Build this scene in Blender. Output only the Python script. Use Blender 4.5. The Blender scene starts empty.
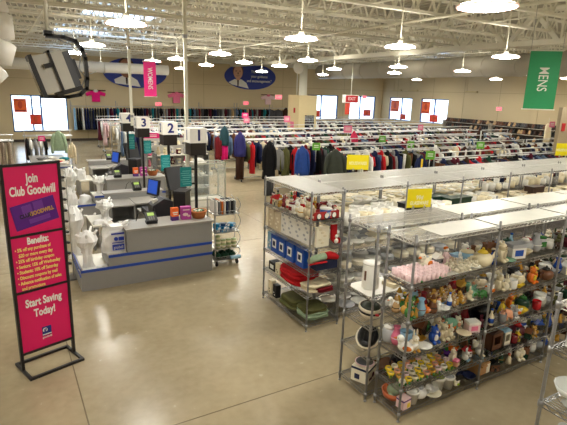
import bpy, math, random
from math import sin, cos, pi, radians as R
from mathutils import Vector, Matrix, noise
rnd = random.Random(7)
SC = bpy.context.scene
COL = SC.collection

# ------------------------------------------------------------------ materials
def lin(c):
    return tuple(((v/255)/12.92 if v/255 <= .04045 else ((v/255+.055)/1.055)**2.4) for v in c)
_mats = {}
def M(name, rgb, rough=.55, metal=0., var=.10, scale=14., emis=0., spec=.5, trans=0., bump=0., alpha=1.):
    if name in _mats: return _mats[name]
    m = bpy.data.materials.new(name); m.use_nodes = True
    nt = m.node_tree; b = nt.nodes['Principled BSDF']
    c = lin(rgb)
    tc = nt.nodes.new('ShaderNodeTexCoord'); nz = nt.nodes.new('ShaderNodeTexNoise')
    nz.inputs['Scale'].default_value = scale; nz.inputs['Detail'].default_value = 3
    nt.links.new(tc.outputs['Object'], nz.inputs['Vector'])
    mx = nt.nodes.new('ShaderNodeMix'); mx.data_type = 'RGBA'
    mx.inputs[6].default_value = tuple(max(0, v*(1-var)) for v in c)+(1,)
    mx.inputs[7].default_value = tuple(min(1, v*(1+var)) for v in c)+(1,)
    nt.links.new(nz.outputs[0], mx.inputs[0]); nt.links.new(mx.outputs[2], b.inputs['Base Color'])
    b.inputs['Roughness'].default_value = rough; b.inputs['Metallic'].default_value = metal
    b.inputs['Specular IOR Level'].default_value = spec
    if trans: b.inputs['Transmission Weight'].default_value = trans; b.inputs['IOR'].default_value = 1.3
    if alpha < 1: b.inputs['Alpha'].default_value = alpha
    if emis:
        nt.links.new(mx.outputs[2], b.inputs['Emission Color']); b.inputs['Emission Strength'].default_value = emis
    if bump:
        bp = nt.nodes.new('ShaderNodeBump'); bp.inputs['Strength'].default_value = bump; bp.inputs['Distance'].default_value = .02
        nt.links.new(nz.outputs[0], bp.inputs['Height']); nt.links.new(bp.outputs[0], b.inputs['Normal'])
    _mats[name] = m
    return m

PAL = {  # colour words -> sRGB
 'white': (232,230,222), 'cream': (226,214,180), 'ivory': (236,228,204), 'pale pink': (232,200,200), 'pink': (228,120,150),
 'hot pink': (225,30,120), 'red': (180,28,34), 'dark red': (110,20,28), 'orange': (226,120,40), 'peach': (228,164,128), 'yellow': (232,200,60),
 'gold': (196,150,60), 'tan': (190,156,110), 'brown': (104,66,42), 'dark brown': (60,38,28), 'lime': (160,190,50), 'green': (60,120,60),
 'dark green': (28,62,46), 'olive': (92,92,54), 'mint': (120,170,140), 'teal': (30,120,130), 'light blue': (140,180,205), 'blue': (36,80,170),
 'royal blue': (26,90,190), 'navy': (28,36,70), 'purple': (92,50,130), 'violet': (60,60,160), 'grey': (128,128,126), 'dark grey': (70,70,72),
 'black': (24,24,26), 'silver': (176,178,180), 'maroon': (84,26,40), 'sage': (150,170,140), 'denim': (92,112,138), 'beige': (206,190,160)}
def ceramic(c): return M('glazed '+c, PAL[c], .25, var=.06)
def cloth(c): return M('woven '+c, PAL[c], .85, var=.22, scale=22, spec=.2)
def plastic(c): return M('moulded '+c, PAL[c], .4, var=.04)
def card(c): return M('card '+c, PAL[c], .7, var=.05)
CHROME = M('chrome wire', (190,190,188), .28, .85, var=.08)
STEEL = M('dull steel post', (150,150,150), .4, .7, var=.12)
WHITEPAINT = M('cream white steel paint', (232,230,214), .5, var=.04, scale=3)
JOISTPAINT = M('cream joist paint', (238,236,222), .55, var=.06, scale=3)
BLACKMETAL = M('black powder coat', (22,20,22), .4, var=.1)
GREYLAM = M('grey laminate', (144,143,140), .5, var=.04)
GREYTOP = M('light grey laminate top', (158,155,148), .35, var=.04)
WHITELAM = M('white laminate', (224,220,208), .45, var=.04)
BLUETRIM = M('blue edge trim', (34,72,168), .4, var=.06)
DARKPL = M('charcoal plastic', (38,38,42), .45, var=.1)
GLASS = M('clear glass', (225,236,232), .05, var=.01, alpha=.12, spec=.8)
GLASSW = M('cut clear glassware', (232,236,232), .08, var=.02, alpha=.62, spec=1.)
RUBBER = M('black rubber', (20,20,20), .7)
BAGWHITE = M('white plastic film', (238,238,236), .38, var=.04, bump=.1)

# ------------------------------------------------------------------ mesh builder
class MB:
    def __init__(s): s.v=[]; s.f=[]; s.mi=[]; s.sm=[]
    def add(s, vs, fs, mi=0, sm=False, X=None):
        o=len(s.v)
        s.v += [tuple(X @ Vector(v)) for v in vs] if X is not None else [tuple(v) for v in vs]
        s.f += [tuple(i+o for i in f) for f in fs]; s.mi += [mi]*len(fs); s.sm += [sm]*len(fs); return s
    def box(s,x0,x1,y0,y1,z0,z1,mi=0,X=None):
        return s.add([(x0,y0,z0),(x1,y0,z0),(x1,y1,z0),(x0,y1,z0),(x0,y0,z1),(x1,y0,z1),(x1,y1,z1),(x0,y1,z1)],
            [(0,3,2,1),(4,5,6,7),(0,1,5,4),(1,2,6,5),(2,3,7,6),(3,0,4,7)],mi,False,X)
    def bar(s,a,b,w,h=None,mi=0):   # rectangular bar between two points
        a=Vector(a);b=Vector(b);h=h or w;d=(b-a);L=d.length
        if L<1e-6: return s
        d/=L; up=Vector((0,0,1)) if abs(d.z)<.95 else Vector((1,0,0))
        x=d.cross(up).normalized(); y=x.cross(d)
        vs=[]
        for p in (a,b):
            for i,j in ((-1,-1),(1,-1),(1,1),(-1,1)): vs.append(p+x*i*w/2+y*j*h/2)
        return s.add(vs,[(3,2,1,0),(4,5,6,7),(0,1,5,4),(1,2,6,5),(2,3,7,6),(3,0,4,7)],mi)
    def tube(s,pts,r,n=8,mi=0,caps=True,sm=True):
        pts=[Vector(p) for p in pts]; rs=r if isinstance(r,(list,tuple)) else [r]*len(pts)
        vs=[];prev=None
        for i,p in enumerate(pts):
            d=(pts[min(i+1,len(pts)-1)]-pts[max(i-1,0)]).normalized()
            if prev is None:
                up=Vector((0,0,1)) if abs(d.z)<.9 else Vector((1,0,0)); x=d.cross(up).normalized()
            else:
                x=(prev-d*prev.dot(d)); x=x.normalized() if x.length>1e-6 else d.orthogonal().normalized()
            prev=x; y=d.cross(x)
            for k in range(n):
                a=2*pi*k/n; vs.append(p+(x*cos(a)+y*sin(a))*rs[i])
        fs=[]
        for i in range(len(pts)-1):
            for k in range(n): fs.append((i*n+k,i*n+(k+1)%n,(i+1)*n+(k+1)%n,(i+1)*n+k))
        s.add(vs,fs,mi,sm)
        if caps:
            o=len(s.v)-len(vs); s.f.append(tuple(o+k for k in reversed(range(n)))); s.f.append(tuple(o+(len(pts)-1)*n+k for k in range(n)))
            s.mi+=[mi]*2; s.sm+=[False]*2
        return s
    def lathe(s,prof,n=12,mi=0,c=(0,0,0),sx=1,sy=1,X=None,sm=True,fold=0,fk=5):
        vs=[];fs=[]
        for j,(r,z) in enumerate(prof):
            for k in range(n):
                a=2*pi*k/n; q=r*(1+fold*sin(fk*a+z*9)); vs.append((c[0]+q*cos(a)*sx,c[1]+q*sin(a)*sy,c[2]+z))
        for j in range(len(prof)-1):
            for k in range(n): fs.append((j*n+k,j*n+(k+1)%n,(j+1)*n+(k+1)%n,(j+1)*n+k))
        fs.append(tuple(reversed(range(n)))); fs.append(tuple((len(prof)-1)*n+k for k in range(n)))
        return s.add(vs,fs,mi,sm,X)
    def ell(s,c,r,n=10,m=6,mi=0,X=None):
        if not isinstance(r,(tuple,list)): r=(r,r,r)
        prof=[(max(.02,sin(pi*j/m)),-cos(pi*j/m)) for j in range(m+1)]
        T=Matrix.Translation(c) @ Matrix.Diagonal((r[0],r[1],r[2],1))
        return s.lathe(prof,n,mi,X=(X@T if X is not None else T))
    def prism(s,out,z0,z1,mi=0,X=None,sm=False):
        n=len(out); vs=[(x,y,z0) for x,y in out]+[(x,y,z1) for x,y in out]
        fs=[tuple(reversed(range(n))),tuple(range(n,2*n))]+[(i,(i+1)%n,n+(i+1)%n,n+i) for i in range(n)]
        return s.add(vs,fs,mi,sm,X)
    def mesh(s,name,mats):
        me=bpy.data.meshes.new(name); me.from_pydata(s.v,[],s.f)
        me.polygons.foreach_set('material_index',s.mi); me.polygons.foreach_set('use_smooth',s.sm)
        for m in (mats if isinstance(mats,(list,tuple)) else [mats]): me.materials.append(m)
        me.update(); return me
    def build(s,name,mats,parent=None,loc=(0,0,0),rz=0,**k):
        return put(name,s.mesh(name,mats),parent,loc,rz,**k)

LABELS={}
def props(o,label=None,cat=None,group=None,kind=None):
    if label:
        o['label']=label
        if cat: LABELS.setdefault(label,[]).append(group)
    if cat: o['category']=cat
    if group: o['group']=group
    if kind: o['kind']=kind
    return o
def put(name,me,parent=None,loc=(0,0,0),rz=0,label=None,cat=None,group=None,kind=None,sc=1,rot=None):
    o=bpy.data.objects.new(name,me); COL.objects.link(o)
    if parent: o.parent=parent
    o.location=loc; o.rotation_euler=rot if rot else (0,0,rz)
    if sc!=1: o.scale=(sc,sc,sc) if not isinstance(sc,(tuple,list)) else sc
    return props(o,label,cat,group,kind)
def thing(name,label,cat,loc=(0,0,0),rz=0,group=None,kind=None):
    return put(name,None,None,loc,rz,label,cat,group,kind)
def copy(o,loc,rz=0,label=None,group=None,parent=None,sc=None,mats=None):
    c=o.copy(); COL.objects.link(c); c.parent=parent
    if parent is None:
        c.location=loc; c.rotation_euler=(0,0,rz)
        if sc: c.scale=(sc,sc,sc) if not isinstance(sc,(tuple,list)) else sc
        if label: c['label']=label; LABELS.setdefault(label,[]).append(group)
        if group: c['group']=group
        elif 'group' in c: del c['group']
    if mats and c.type=='MESH': skin(c,mats)
    for ch in o.children: copy(ch,None,parent=c,mats=mats)
    return c
def skin(c,mats):
    for i,m in enumerate(mats):
        if i<len(c.material_slots) and m: c.material_slots[i].link='OBJECT'; c.material_slots[i].material=m
def struct(name,mb,mats,label=None,**k):
    o=mb.build(name,mats,**k); props(o,label,None,None,'structure'); return o
def text(body,size,mat,parent,loc,rot=(pi/2,0,0),sx=1.,bold=0.,align='CENTER',name='lettering',ls=1.):
    cu=bpy.data.curves.new(name,'FONT'); cu.body=body; cu.size=size; cu.align_x=align; cu.align_y='CENTER'
    cu.extrude=.001; cu.offset=bold; cu.space_line=ls; cu.materials.append(mat); cu.resolution_u=3
    o=bpy.data.objects.new(name,cu); COL.objects.link(o); o.parent=parent; o.location=loc; o.rotation_euler=rot; o.scale=(sx,1,1)
    return o

# ------------------------------------------------------------------ camera
H=3.12
YAW,PITCH,ROLL=R(30.5),R(14.1),R(1.75)
f=Vector((sin(YAW)*cos(PITCH),cos(YAW)*cos(PITCH),-sin(PITCH)))
r0=Vector((cos(YAW),-sin(YAW),0)); u0=r0.cross(f)
r_=r0*cos(ROLL)+u0*sin(ROLL); u_=u0*cos(ROLL)-r0*sin(ROLL)
cam=bpy.data.cameras.new('camera'); co=bpy.data.objects.new('camera',cam); COL.objects.link(co)
cam.sensor_width=36; cam.lens=480/567*36; cam.clip_end=200; cam.clip_start=.05
mat=Matrix((r_,u_,-f)).transposed().to_4x4(); mat.translation=(0,0,H); co.matrix_world=mat
SC.camera=co

# ------------------------------------------------------------------ room shell
X0,X1,Y0,Y1=-9.,26.73,-7.,30.34
ZD=5.75
# floor
fm=bpy.data.materials.new('polished tan concrete'); fm.use_nodes=True
nt=fm.node_tree; b=nt.nodes['Principled BSDF']; tc=nt.nodes.new('ShaderNodeTexCoord')
n1=nt.nodes.new('ShaderNodeTexNoise'); n1.inputs['Scale'].default_value=.55; n1.inputs['Detail'].default_value=6
n2=nt.nodes.new('ShaderNodeTexNoise'); n2.inputs['Scale'].default_value=9; n2.inputs['Detail'].default_value=5
for n in (n1,n2): nt.links.new(tc.outputs['Object'],n.inputs['Vector'])
ad=nt.nodes.new('ShaderNodeMath'); ad.operation='MULTIPLY_ADD'; ad.inputs[1].default_value=.35
nt.links.new(n2.outputs[0],ad.inputs[0]); nt.links.new(n1.outputs[0],ad.inputs[2])
cr=nt.nodes.new('ShaderNodeValToRGB'); cr.color_ramp.elements[0].position=.42; cr.color_ramp.elements[1].position=.95
cr.color_ramp.elements[0].color=lin((142,128,100))+(1,); cr.color_ramp.elements[1].color=lin((180,166,136))+(1,)
nt.links.new(ad.outputs[0],cr.inputs[0]); nt.links.new(cr.outputs[0],b.inputs['Base Color'])
b.inputs['Roughness'].default_value=.16
rr=nt.nodes.new('ShaderNodeMapRange'); rr.inputs[3].default_value=.16; rr.inputs[4].default_value=.32
nt.links.new(n2.outputs[0],rr.inputs[0]); nt.links.new(rr.outputs[0],b.inputs['Roughness'])
b.inputs['Specular IOR Level'].default_value=.35
mb=MB(); mb.box(X0,X1,Y0,Y1,-.1,0); struct('floor',mb,fm,'polished tan concrete floor')
jm=M('control joint filler',(112,98,74),.8)
mb=MB()
for x in (.45,5.3,10.2,15,20): mb.box(x-.006,x+.006,Y0,Y1,0,.0015)
for y in (-1,3.9,8.9,13.6,18.4,23.2,28): mb.box(X0,X1,y-.006,y+.006,0,.0015)
struct('floor_joint_lines',mb,jm,'thin saw cut joints in the concrete floor')

WALLM=M('beige wall paint',(202,184,146),.75,var=.03,scale=.6)
WALLB=M('beige wall paint lower',(196,178,142),.75,var=.03,scale=.6)
# back wall with window holes
def wall_with_holes(name,axis,c,a0,a1,z0,z1,holes,label,thick=.25,out=1):
    mb=MB(); holes=sorted(holes); cur=a0
    def bx(p,q,za,zb):
        if q-p<1e-4 or zb-za<1e-4: return
        lo,hi=(c,c+thick*out) if out>0 else (c-thick,c)
        if axis=='y': mb.box(p,q,lo,hi,za,zb)
        else: mb.box(lo,hi,p,q,za,zb)
    for (h0,h1,hz0,hz1) in holes:
        bx(cur,h0,z0,z1); bx(h0,h1,z0,hz0); bx(h0,h1,hz1,z1); cur=h1
    bx(cur,a1,z0,z1)
    return struct(name,mb,WALLM,label)
BH=[(.6,3.4,.55,2.55),(19.6,22.4,1.2,2.98),(23.5,26.1,1.2,2.98)]
wall_with_holes('wall_back','y',Y1,X0,X1+.3,0,ZD+.2,BH,'long beige back wall')
RH=[(23.55,26.1,1.25,2.95),(27.0,29.45,1.25,2.95)]
wall_with_holes('wall_right','x',X1,Y0,Y1,0,ZD+.2,RH,'beige side wall with two windows')
mb=MB(); mb.box(X0-.25,X0,Y0,Y1,0,ZD+.2); struct('wall_left',mb,WALLM,'beige wall')
mb=MB(); mb.box(X0,X1,Y0-.25,Y0,0,ZD+.2); struct('wall_front',mb,WALLM,'beige wall')
BB=M('dark vinyl base',(62,52,44),.6)
mb=MB(); mb.box(X0,X1,Y1-.02,Y1,0,.14); struct('baseboard_back',mb,BB,'dark vinyl baseboard')
mb=MB(); mb.box(X1-.02,X1,Y0,Y1,0,.14); struct('baseboard_right',mb,BB,'dark vinyl baseboard')
# ledger strips and panel joints on the walls
mb=MB(); mb.box(X0,X1,Y1-.12,Y1,4.78,4.95); struct('trim_1',mb,WHITEPAINT,'white steel ledger along the back wall')
PJ=M('wall panel joint',(168,150,116),.8)
mb=MB()
for x in (4.4,9.6,11.6,17.5,19,22.9): mb.box(x-.012,x+.012,Y1-.006,Y1,0,4.78)
for y in (9,13,17,19.6,22.3,25,28.6): mb.box(X1-.006,X1,y-.012,y+.012,0,4.78)
mb.box(X0,X1,Y1-.006,Y1,3.42,3.44); mb.box(X1-.006,X1,Y0,Y1,3.42,3.44)
struct('trim_2',mb,PJ,'thin joints between wall panels')

# windows
SKYG=bpy.data.materials.new('window glass'); SKYG.use_nodes=True
nt=SKYG.node_tree; nt.nodes.clear(); o=nt.nodes.new('ShaderNodeOutputMaterial'); mix=nt.nodes.new('ShaderNodeMixShader')
t=nt.nodes.new('ShaderNodeBsdfTransparent'); g=nt.nodes.new('ShaderNodeBsdfGlossy'); g.inputs['Roughness'].default_value=.02
t.inputs['Color'].default_value=(.92,.97,1,1); mix.inputs[0].default_value=.06
nt.links.new(t.outputs[0],mix.inputs[1]); nt.links.new(g.outputs[0],mix.inputs[2]); nt.links.new(mix.outputs[0],o.inputs[0])
FR=M('dark blue window frame',(36,60,110),.4,.2)
def window(n,axis,c,a0,a1,z0,z1,mulls,label):
    e=put('window_%d'%n,None,label=label,kind='structure')
    fr=MB()
    def bx(mb,p,q,za,zb,d0=.05,d1=.13):
        if axis=='y': mb.box(p,q,c+d0,c+d1,za,zb)
        else: mb.box(c+d0,c+d1,p,q,za,zb)
    w=.06
    bx(fr,a0,a1,z0,z0+w); bx(fr,a0,a1,z1-w,z1); bx(fr,a0,a0+w,z0,z1); bx(fr,a1-w,a1,z0,z1)
    for m in mulls: bx(fr,m-.04,m+.04,z0,z1)
    fr.build('window_frame',FR,e)
    g=MB(); bx(g,a0+w,a1-w,z0+w,z1-w,.085,.09); g.build('window_pane',SKYG,e)
window(1,'y',Y1,.6,3.4,.55,2.55,(1.6,2.05),'tall shop window with bright daylight in the far corner')
window(2,'y',Y1,19.6,22.4,1.2,2.98,(20.9,),'bright blue framed window behind the boxed column')
window(3,'y',Y1,23.5,26.1,1.2,2.98,(24.6,),'bright window beside the hanging red sign')
window(4,'x',X1,27.0,29.45,1.25,2.95,(28.1,),'side wall window nearest the room corner')
window(5,'x',X1,23.55,26.1,1.25,2.95,(24.8,),'side wall window beside the shoe shelves')
# outdoors: snowy ground and a pale street
SN=M('snowy car park',(225,230,238),.8,var=.06,scale=.3)
mb=MB(); mb.box(-30,70,Y1+.3,80,-.3,-.05); mb.box(X1+.3,80,-10,Y1+.3,-.3,-.05); struct('ground',mb,SN,'snow covered ground outside the windows')
def poster(x,y,z,w,h,axis,label,mat,bars=3):
    e=thing('window_poster',label,'poster',(x,y,z),0 if axis=='y' else -pi/2)
    mb=MB(); mb.box(0,w,-.01,.0,0,h); mb.build('sheet',mat,e)
    mb=MB(); mb.ell((w/2,-.012,h*.55),(w*.18,.003,h*.28),12,6); mb.build('printed_picture',M('poster picture orange',(206,70,30),.6),e)
    mb=MB(); mb.box(w*.1,w*.9,-.013,-.01,h*.08,h*.16); mb.box(w*.2,w*.8,-.013,-.01,h*.88,h*.93); mb.build('printed_bar',M('poster dark red print',(150,20,20),.6),e)
OR=M('orange red poster paper',(244,104,40),.6,var=.15,scale=4); RD=M('red poster paper',(232,70,40),.6,var=.15,scale=4)  # orange paper brightened: daylight through the sheet is put into its colour
poster(.72,Y1-.01,1.62,.62,.72,'y','orange poster high in the shop window of the far corner',OR)
poster(1.45,Y1-.01,.95,.55,.55,'y','red orange poster low in the shop window of the far corner',RD)
poster(20.2,Y1-.01,1.35,.55,.5,'y','red poster in the window behind the boxed column',RD)
poster(24.9,Y1-.01,1.45,.75,.5,'y','red poster in the window beside the hanging red sign',RD)
poster(X1-.01,29.2,1.9,.9,.85,'x','large orange poster in the side wall window nearest the corner',OR)
poster(X1-.01,28.1,1.35,.6,.4,'x','small red poster under the orange one in the corner side window',RD)
poster(X1-.01,25.95,1.9,.8,.85,'x','large orange poster in the window beside the shoe shelves',OR)
poster(X1-.01,25.1,1.35,.75,.5,'x','red poster low in the window beside the shoe shelves',RD)

# ------------------------------------------------------------------ ceiling
# ribbed deck, ribs running in Y
SKYL=[(2.9,5.4,17.9,19.9),(2.6,5.0,25.4,27.2),(21.,23.8,19.8,21.8)]
mb=MB(); p=.30; x=X0; prof=[]
while x<X1:
    prof += [(x,ZD),(x+.15,ZD),(x+.18,ZD+.09),(x+.27,ZD+.09)]; x+=p
prof.append((x,ZD))
vs=[(a,Y0,z) for a,z in prof]+[(a,Y1,z) for a,z in prof]; n=len(prof)
mb.add(vs,[(i,i+1,n+i+1,n+i) for i in range(n-1)])
struct('ceiling',mb,M('white ribbed steel deck',(190,186,172),.6,var=.05,scale=2),'white ribbed steel roof deck')
mb=MB(); mb.box(X0,X1,Y0,Y1,ZD+.12,ZD+.3); struct('ceiling_slab',mb,M('roof insulation',(190,190,180),.9),'roof layer above the ribbed deck')
SKM=M('skylight daylight lens',(175,205,250),.4,var=.05,scale=1,emis=2.2)
for i,(a,b_,c,d) in enumerate(SKYL):
    e=put('window_%d'%(6+i),None,label='pale blue roof light between the ceiling joists',kind='structure')
    m=MB(); m.box(a,b_,c,d,ZD-.06,ZD-.03); m.build('window_pane',SKM,e)
    m=MB()
    for q in ((a-.06,a,c-.06,d+.06),(b_,b_+.06,c-.06,d+.06),(a,b_,c-.06,c),(a,b_,d,d+.06)): m.box(*q,ZD-.1,ZD)
    m.build('window_frame',WHITEPAINT,e)
# joists along X
ZB,ZT=4.92,5.66
GX=13.6
def joist(a,b_):
    mb=MB()
    for s in (-.035,.035):
        mb.box(a,b_,s-.02,s+.02,-.04+ZT,ZT+.02); mb.box(a+.35,b_-.35,s-.03,s+.03,ZB,ZB+.06)
    n=int((b_-a-.7)/.62); st=(b_-a-.7)/n
    for i in range(n):
        xa=a+.35+i*st; q=((xa,0,ZB+.02),(xa+st/2,0,ZT)); mb.bar(*q,.034); mb.bar((xa+st/2,0,ZT),(xa+st,0,ZB+.02),.034)
    mb.bar((a,0,ZT),(a+.35,0,ZB+.02),.024); mb.bar((b_-.35,0,ZB+.02),(b_,0,ZT),.024)
    return mb
jl=joist(X0,GX).mesh('ceiling_joist',JOISTPAINT); jr=joist(GX,X1).mesh('ceiling_joist',JOISTPAINT)
y=Y0+.9
while y<Y1:
    put('ceiling_joist',jl,None,(0,y,0),kind='structure',label='open web steel roof joist crossing above the checkouts')
    put('ceiling_joist',jr,None,(0,y,0),kind='structure',label='open web steel roof joist crossing above the clothes racks')
    y+=1.62
# girder along Y
mb=MB(); gb,gt=4.62,5.62
for s in (-.09,.09):
    mb.box(GX+s-.08,GX+s+.08,Y0,Y1,gb,gb+.15); mb.box(GX+s-.05,GX+s+.05,Y0,Y1,gt-.1,gt)
y=Y0
k=0
while y<Y1-1:
    mb.bar((GX-.05,y,gb+.06),(GX-.05,y+.85,gt-.05),.13,.13); mb.bar((GX+.05,y+.85,gt-.05),(GX+.05,y+1.7,gb+.06),.13,.13)
    mb.bar((GX,y,gb+.06),(GX,y,gt-.05),.05,.05); y+=1.7
struct('ceiling_girder',mb,JOISTPAINT,'deep steel truss girder carrying the joists over the column')
mb=MB()
for x in (-4.5,1.2,6.9,10.7,17.5,22): # bridging rows
    mb.bar((x,Y0,ZB+.02),(x,Y1,ZB+.02),.03)
struct('ceiling_bridging',mb,JOISTPAINT,'thin steel bridging rods tying the joists')
mb=MB(); mb.tube([(8.8,Y0,4.85),(8.8,Y1,4.85)],.035); mb.tube([(-5,12.2,4.85),(17,12.2,4.85)],.025); mb.tube([(-5,20.9,4.85),(17,20.9,4.85)],.025)
struct('ceiling_sprinkler_pipe',mb,WHITEPAINT,'white sprinkler pipes under the roof joists')
# column and boxed base
mb=MB(); mb.lathe([(.2,0),(.2,4.62)],20,0,(13.6,21.5,0)); mb.box(13.3,13.9,21.2,21.8,4.5,4.62)
struct('column',mb,WHITEPAINT,'round white steel column')
e=thing('column_enclosure','beige boxed enclosure with a mirror around the white column','enclosure',(13.6,21.5,0))
BXM=M('pale yellow beige panel',(222,204,156),.6,var=.04)
mb=MB(); a=.54
mb.box(-a,a,-a,-a+.05,2.0,2.98); mb.box(-a,-a+.38,-a,-a+.05,0,2.); mb.box(a-.12,a,-a,-a+.05,0,2.0)
mb.box(-a,-a+.05,-a+.05,a,0,2.98); mb.box(a-.05,a,-a+.05,a,0,2.98); mb.box(-a+.05,a-.05,a-.05,a,0,2.98); mb.box(-a+.05,a-.05,-a+.05,a-.05,2.93,2.97)
mb.build('panel_box',BXM,e)
mb=MB(); mb.box(-a+.38,a-.12,-a+.02,-a+.04,.2,2.0); mb.build('mirror',M('mirror glass',(200,205,205),.03,1.,var=.02),e,label='tall mirror set in the front')
mb=MB(); mb.box(-a-.02,-a,-.2,-.05,2.1,2.35); mb.build('alarm_box',card('red'),e,label='small red alarm box')
mb=MB(); mb.box(-a-.01,-a,-.1,.25,1.35,1.65); mb.build('pink_notice',card('pink'),e,label='small pink paper notice')
# ducts
DUCT=M('white painted duct',(206,202,190),.5,var=.04,scale=2)
mb=MB(); pts=[]; rs=[]; y=9.0
segs=MB(); segs.tube([(18,8,4.42),(18,26.4,4.42)],.43,28)
for i in range(11): yy=9.2+i*1.6; segs.tube([(18,yy-.03,4.42),(18,yy+.03,4.42)],.45,28)
segs.build('air_duct',DUCT,label='fat white round air duct above the windows of the side wall',cat='duct')
segs=MB(); segs.tube([(-8.9,22,3.86),(6.72,22,3.9)],.215,20)
for i in range(8): xx=-8+i*2; segs.tube([(xx-.02,22,3.88),(xx+.02,22,3.88)],.225,20)
segs.build('air_duct',DUCT,label='slim white round air duct in front of the first oval poster',cat='duct')
# elbow duct at the left edge
DW=M('white duct elbow',(226,222,212),.5,var=.03)
e=thing('duct_elbow','big white segmented duct elbow coming down by the hanging monitor','duct',(-.04,9.2,3.2))
gores=[(-.22,0,1.9,.38,-.25),(-.15,0,1.35,.40,.35),(-.06,0,.92,.38,-.3),(.02,0,.5,.38,.5),(-.06,0,.18,.34,-.2),(-.2,0,.0,.32,.9)]
pp=[(-.22,2.2),(-.2,1.75),(-.12,1.3),(.0,.92),(.03,.58),(-.05,.28),(-.25,.05),(-.6,-.08),(-1.2,-.1)]
for k in range(len(pp)-1):
    (xa,za),(xb,zb)=pp[k],pp[k+1]; dx,dz=(xb-xa)*.12,(zb-za)*.12
    m=MB(); m.tube([(xa-dx,0,za-dz),(xa,0,za),(xb,0,zb),(xb+dx*.4,0,zb+dz*.4)],[.30,.37,.35,.30],24); m.build('duct_segment',DW,e)
m=MB(); m.tube([(-.15,0,1.9),(-.15,0,2.5)],.36,20); m.build('duct_riser',DW,e)
# right end round register of left part / round speaker
m=MB(); m.ell((0,0,0),(.28,.28,.3),16,8); m.build('globe_duct_end',DW,None,(13.0,21.0,4.3),label='small round white duct end beside the column top',cat='duct')

# ------------------------------------------------------------------ high bay lights
LENS=M('glowing lamp lens',(253,249,238),.4,var=.0,emis=38.)
BELL=M('glowing prismatic reflector',(255,246,226),.4,var=.0,emis=7.)
RIM=M('pinkish lamp rim',(236,190,176),.4,emis=.6)
CAP=M('lamp ballast housing',(214,210,196),.5)
LIGHTS=[(5.04,4.03,'nearest lamp, high over the near wire racks'),(2.0,8.8,'lamp above the first checkout beside the monitor bracket'),(5.34,8.58,'lamp over the aisle before the Christmas rack'),
(7.75,8.34,'lamp over the far china rack'),(11.3,8.28,'lamp shining on the fat duct beside the green banner'),(2.25,13.85,'lamp behind the hanging monitor, beyond the fourth lane'),
(5.82,13.86,'lamp in front of the roof trusses, left of the second oval poster'),(9.0,14.0,'lamp just beside the column top'),(13.1,14.1,'lamp under the deep girder close to the fat duct'),
(2.34,17.7,'lamp above the desk near the far shop window'),(5.71,17.54,'lamp hanging left of the pink and white wall display'),(8.2,17.2,'lamp hanging over the second oval poster'),(10.2,18.0,'lamp beside the boxed column'),
(12.9,17.9,'lamp before the fat duct end'),(5.5,20.,'lamp over the pink banner'),(8.0,20.6,'small far lamp at the edge of the second oval poster')]
ADDED_LAMPS=[(-2,8.8),(-4,14),(-4,3.5),(1.6,2.6),(-4,-1.5),(1.5,-2.0),(5,-.2),(7,-3),(9,3.8),(13,3.5),(13,-2.5),(17,3.5),(18,-2.5),(15.5,8.3),(20,8.3),(16.5,14),(20.5,14),(24,14),(16.5,18),(20.5,18.),(24,18),(24,8.3),(12.5,24),(16.5,24),(20.5,24),(24,24),(8.5,25.5),(4.5,25.5),(0,25),(-4,20)]  # lamps added beyond the measured ones; those by the camera brighten the foreground
def lamp(x,y,label):
    e=thing('high_bay_lamp',label,'lamp',(x,y,4.15),group='round high bay lamps')
    return e
l0=None
for i,(x,y,lb) in enumerate(LIGHTS):
    lb='round glowing ceiling '+lb
    if l0 is None:
        e=l0=lamp(x,y,lb)
        m=MB(); m.lathe([(.02,-.035),(.2,-.03),(.30,-.01),(.335,.0),(.02,.004)],24); m.build('lens',LENS,e)
        m=MB(); m.lathe([(.335,0.001),(.31,.025),(.22,.045),(.12,.06),(.08,.065)],24); m.build('reflector',BELL,e)
        m=MB(); m.tube([(.335*cos(a*pi/12),.335*sin(a*pi/12),.0) for a in range(25)],.012,6,caps=False); m.build('rim',RIM,e)
        m=MB(); m.lathe([(.05,.065),(.055,.08),(.055,.14),(.03,.16)],14); m.build('ballast_housing',CAP,e)
        m=MB(); m.tube([(0,0,.16),(0,0,1.55)],.012,6); m.build('suspension_rod',WHITEPAINT,e)
    else:
        copy(l0,(x,y,4.15),0,lb,'round high bay lamps')
for x,y in ADDED_LAMPS: 
    copy(l0,(x,y,4.15),0,'added round ceiling lamp of the same kind, lighting the rest of the shop','round high bay lamps')

# ------------------------------------------------------------------ hanging things
# monitor in a black yoke
e=thing('hanging_monitor','grey boxy tube monitor tilted in a black yoke, hung from a white pole','monitor',(.48,4.5,3.24))
Xt=Matrix.Rotation(R(-17),4,'Y')
GM=M('grey monitor shell',(172,168,158),.5,var=.06)
m=MB()
m.prism([(-.19,-.15),(.035,-.15),(.035,.15),(-.19,.15)],-.15,.15,0,Xt)
m.build('monitor_shell',GM,e)
m=MB(); m.box(-.215,-.185,-.165,.165,-.165,.165,0,Xt); m.build('screen_bezel',DARKPL,e)
m=MB(); m.box(-.219,-.214,-.13,.13,-.12,.12,0,Xt); m.build('screen',M('dark tube screen',(30,34,40),.1),e)
m=MB(); m.prism([(.035,-.145),(.09,-.12),(.09,.12),(.035,.145)],-.15,.13,0,Xt); m.box(.09,.12,-.07,.07,-.1,.06,0,Xt)
for k in range(6): m.box(.088,.095,-.11,.11,-.13+k*.045,-.11+k*.045,0,Xt)
m.build('rear_cover',DARKPL,e)
m=MB(); m.box(-.07,-.05,-.165,.165,.15,.165,0,Xt); m.box(-.07,-.05,-.165,-.15,-.16,.165,0,Xt); m.box(-.07,-.05,.15,.165,-.16,.165,0,Xt)
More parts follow.
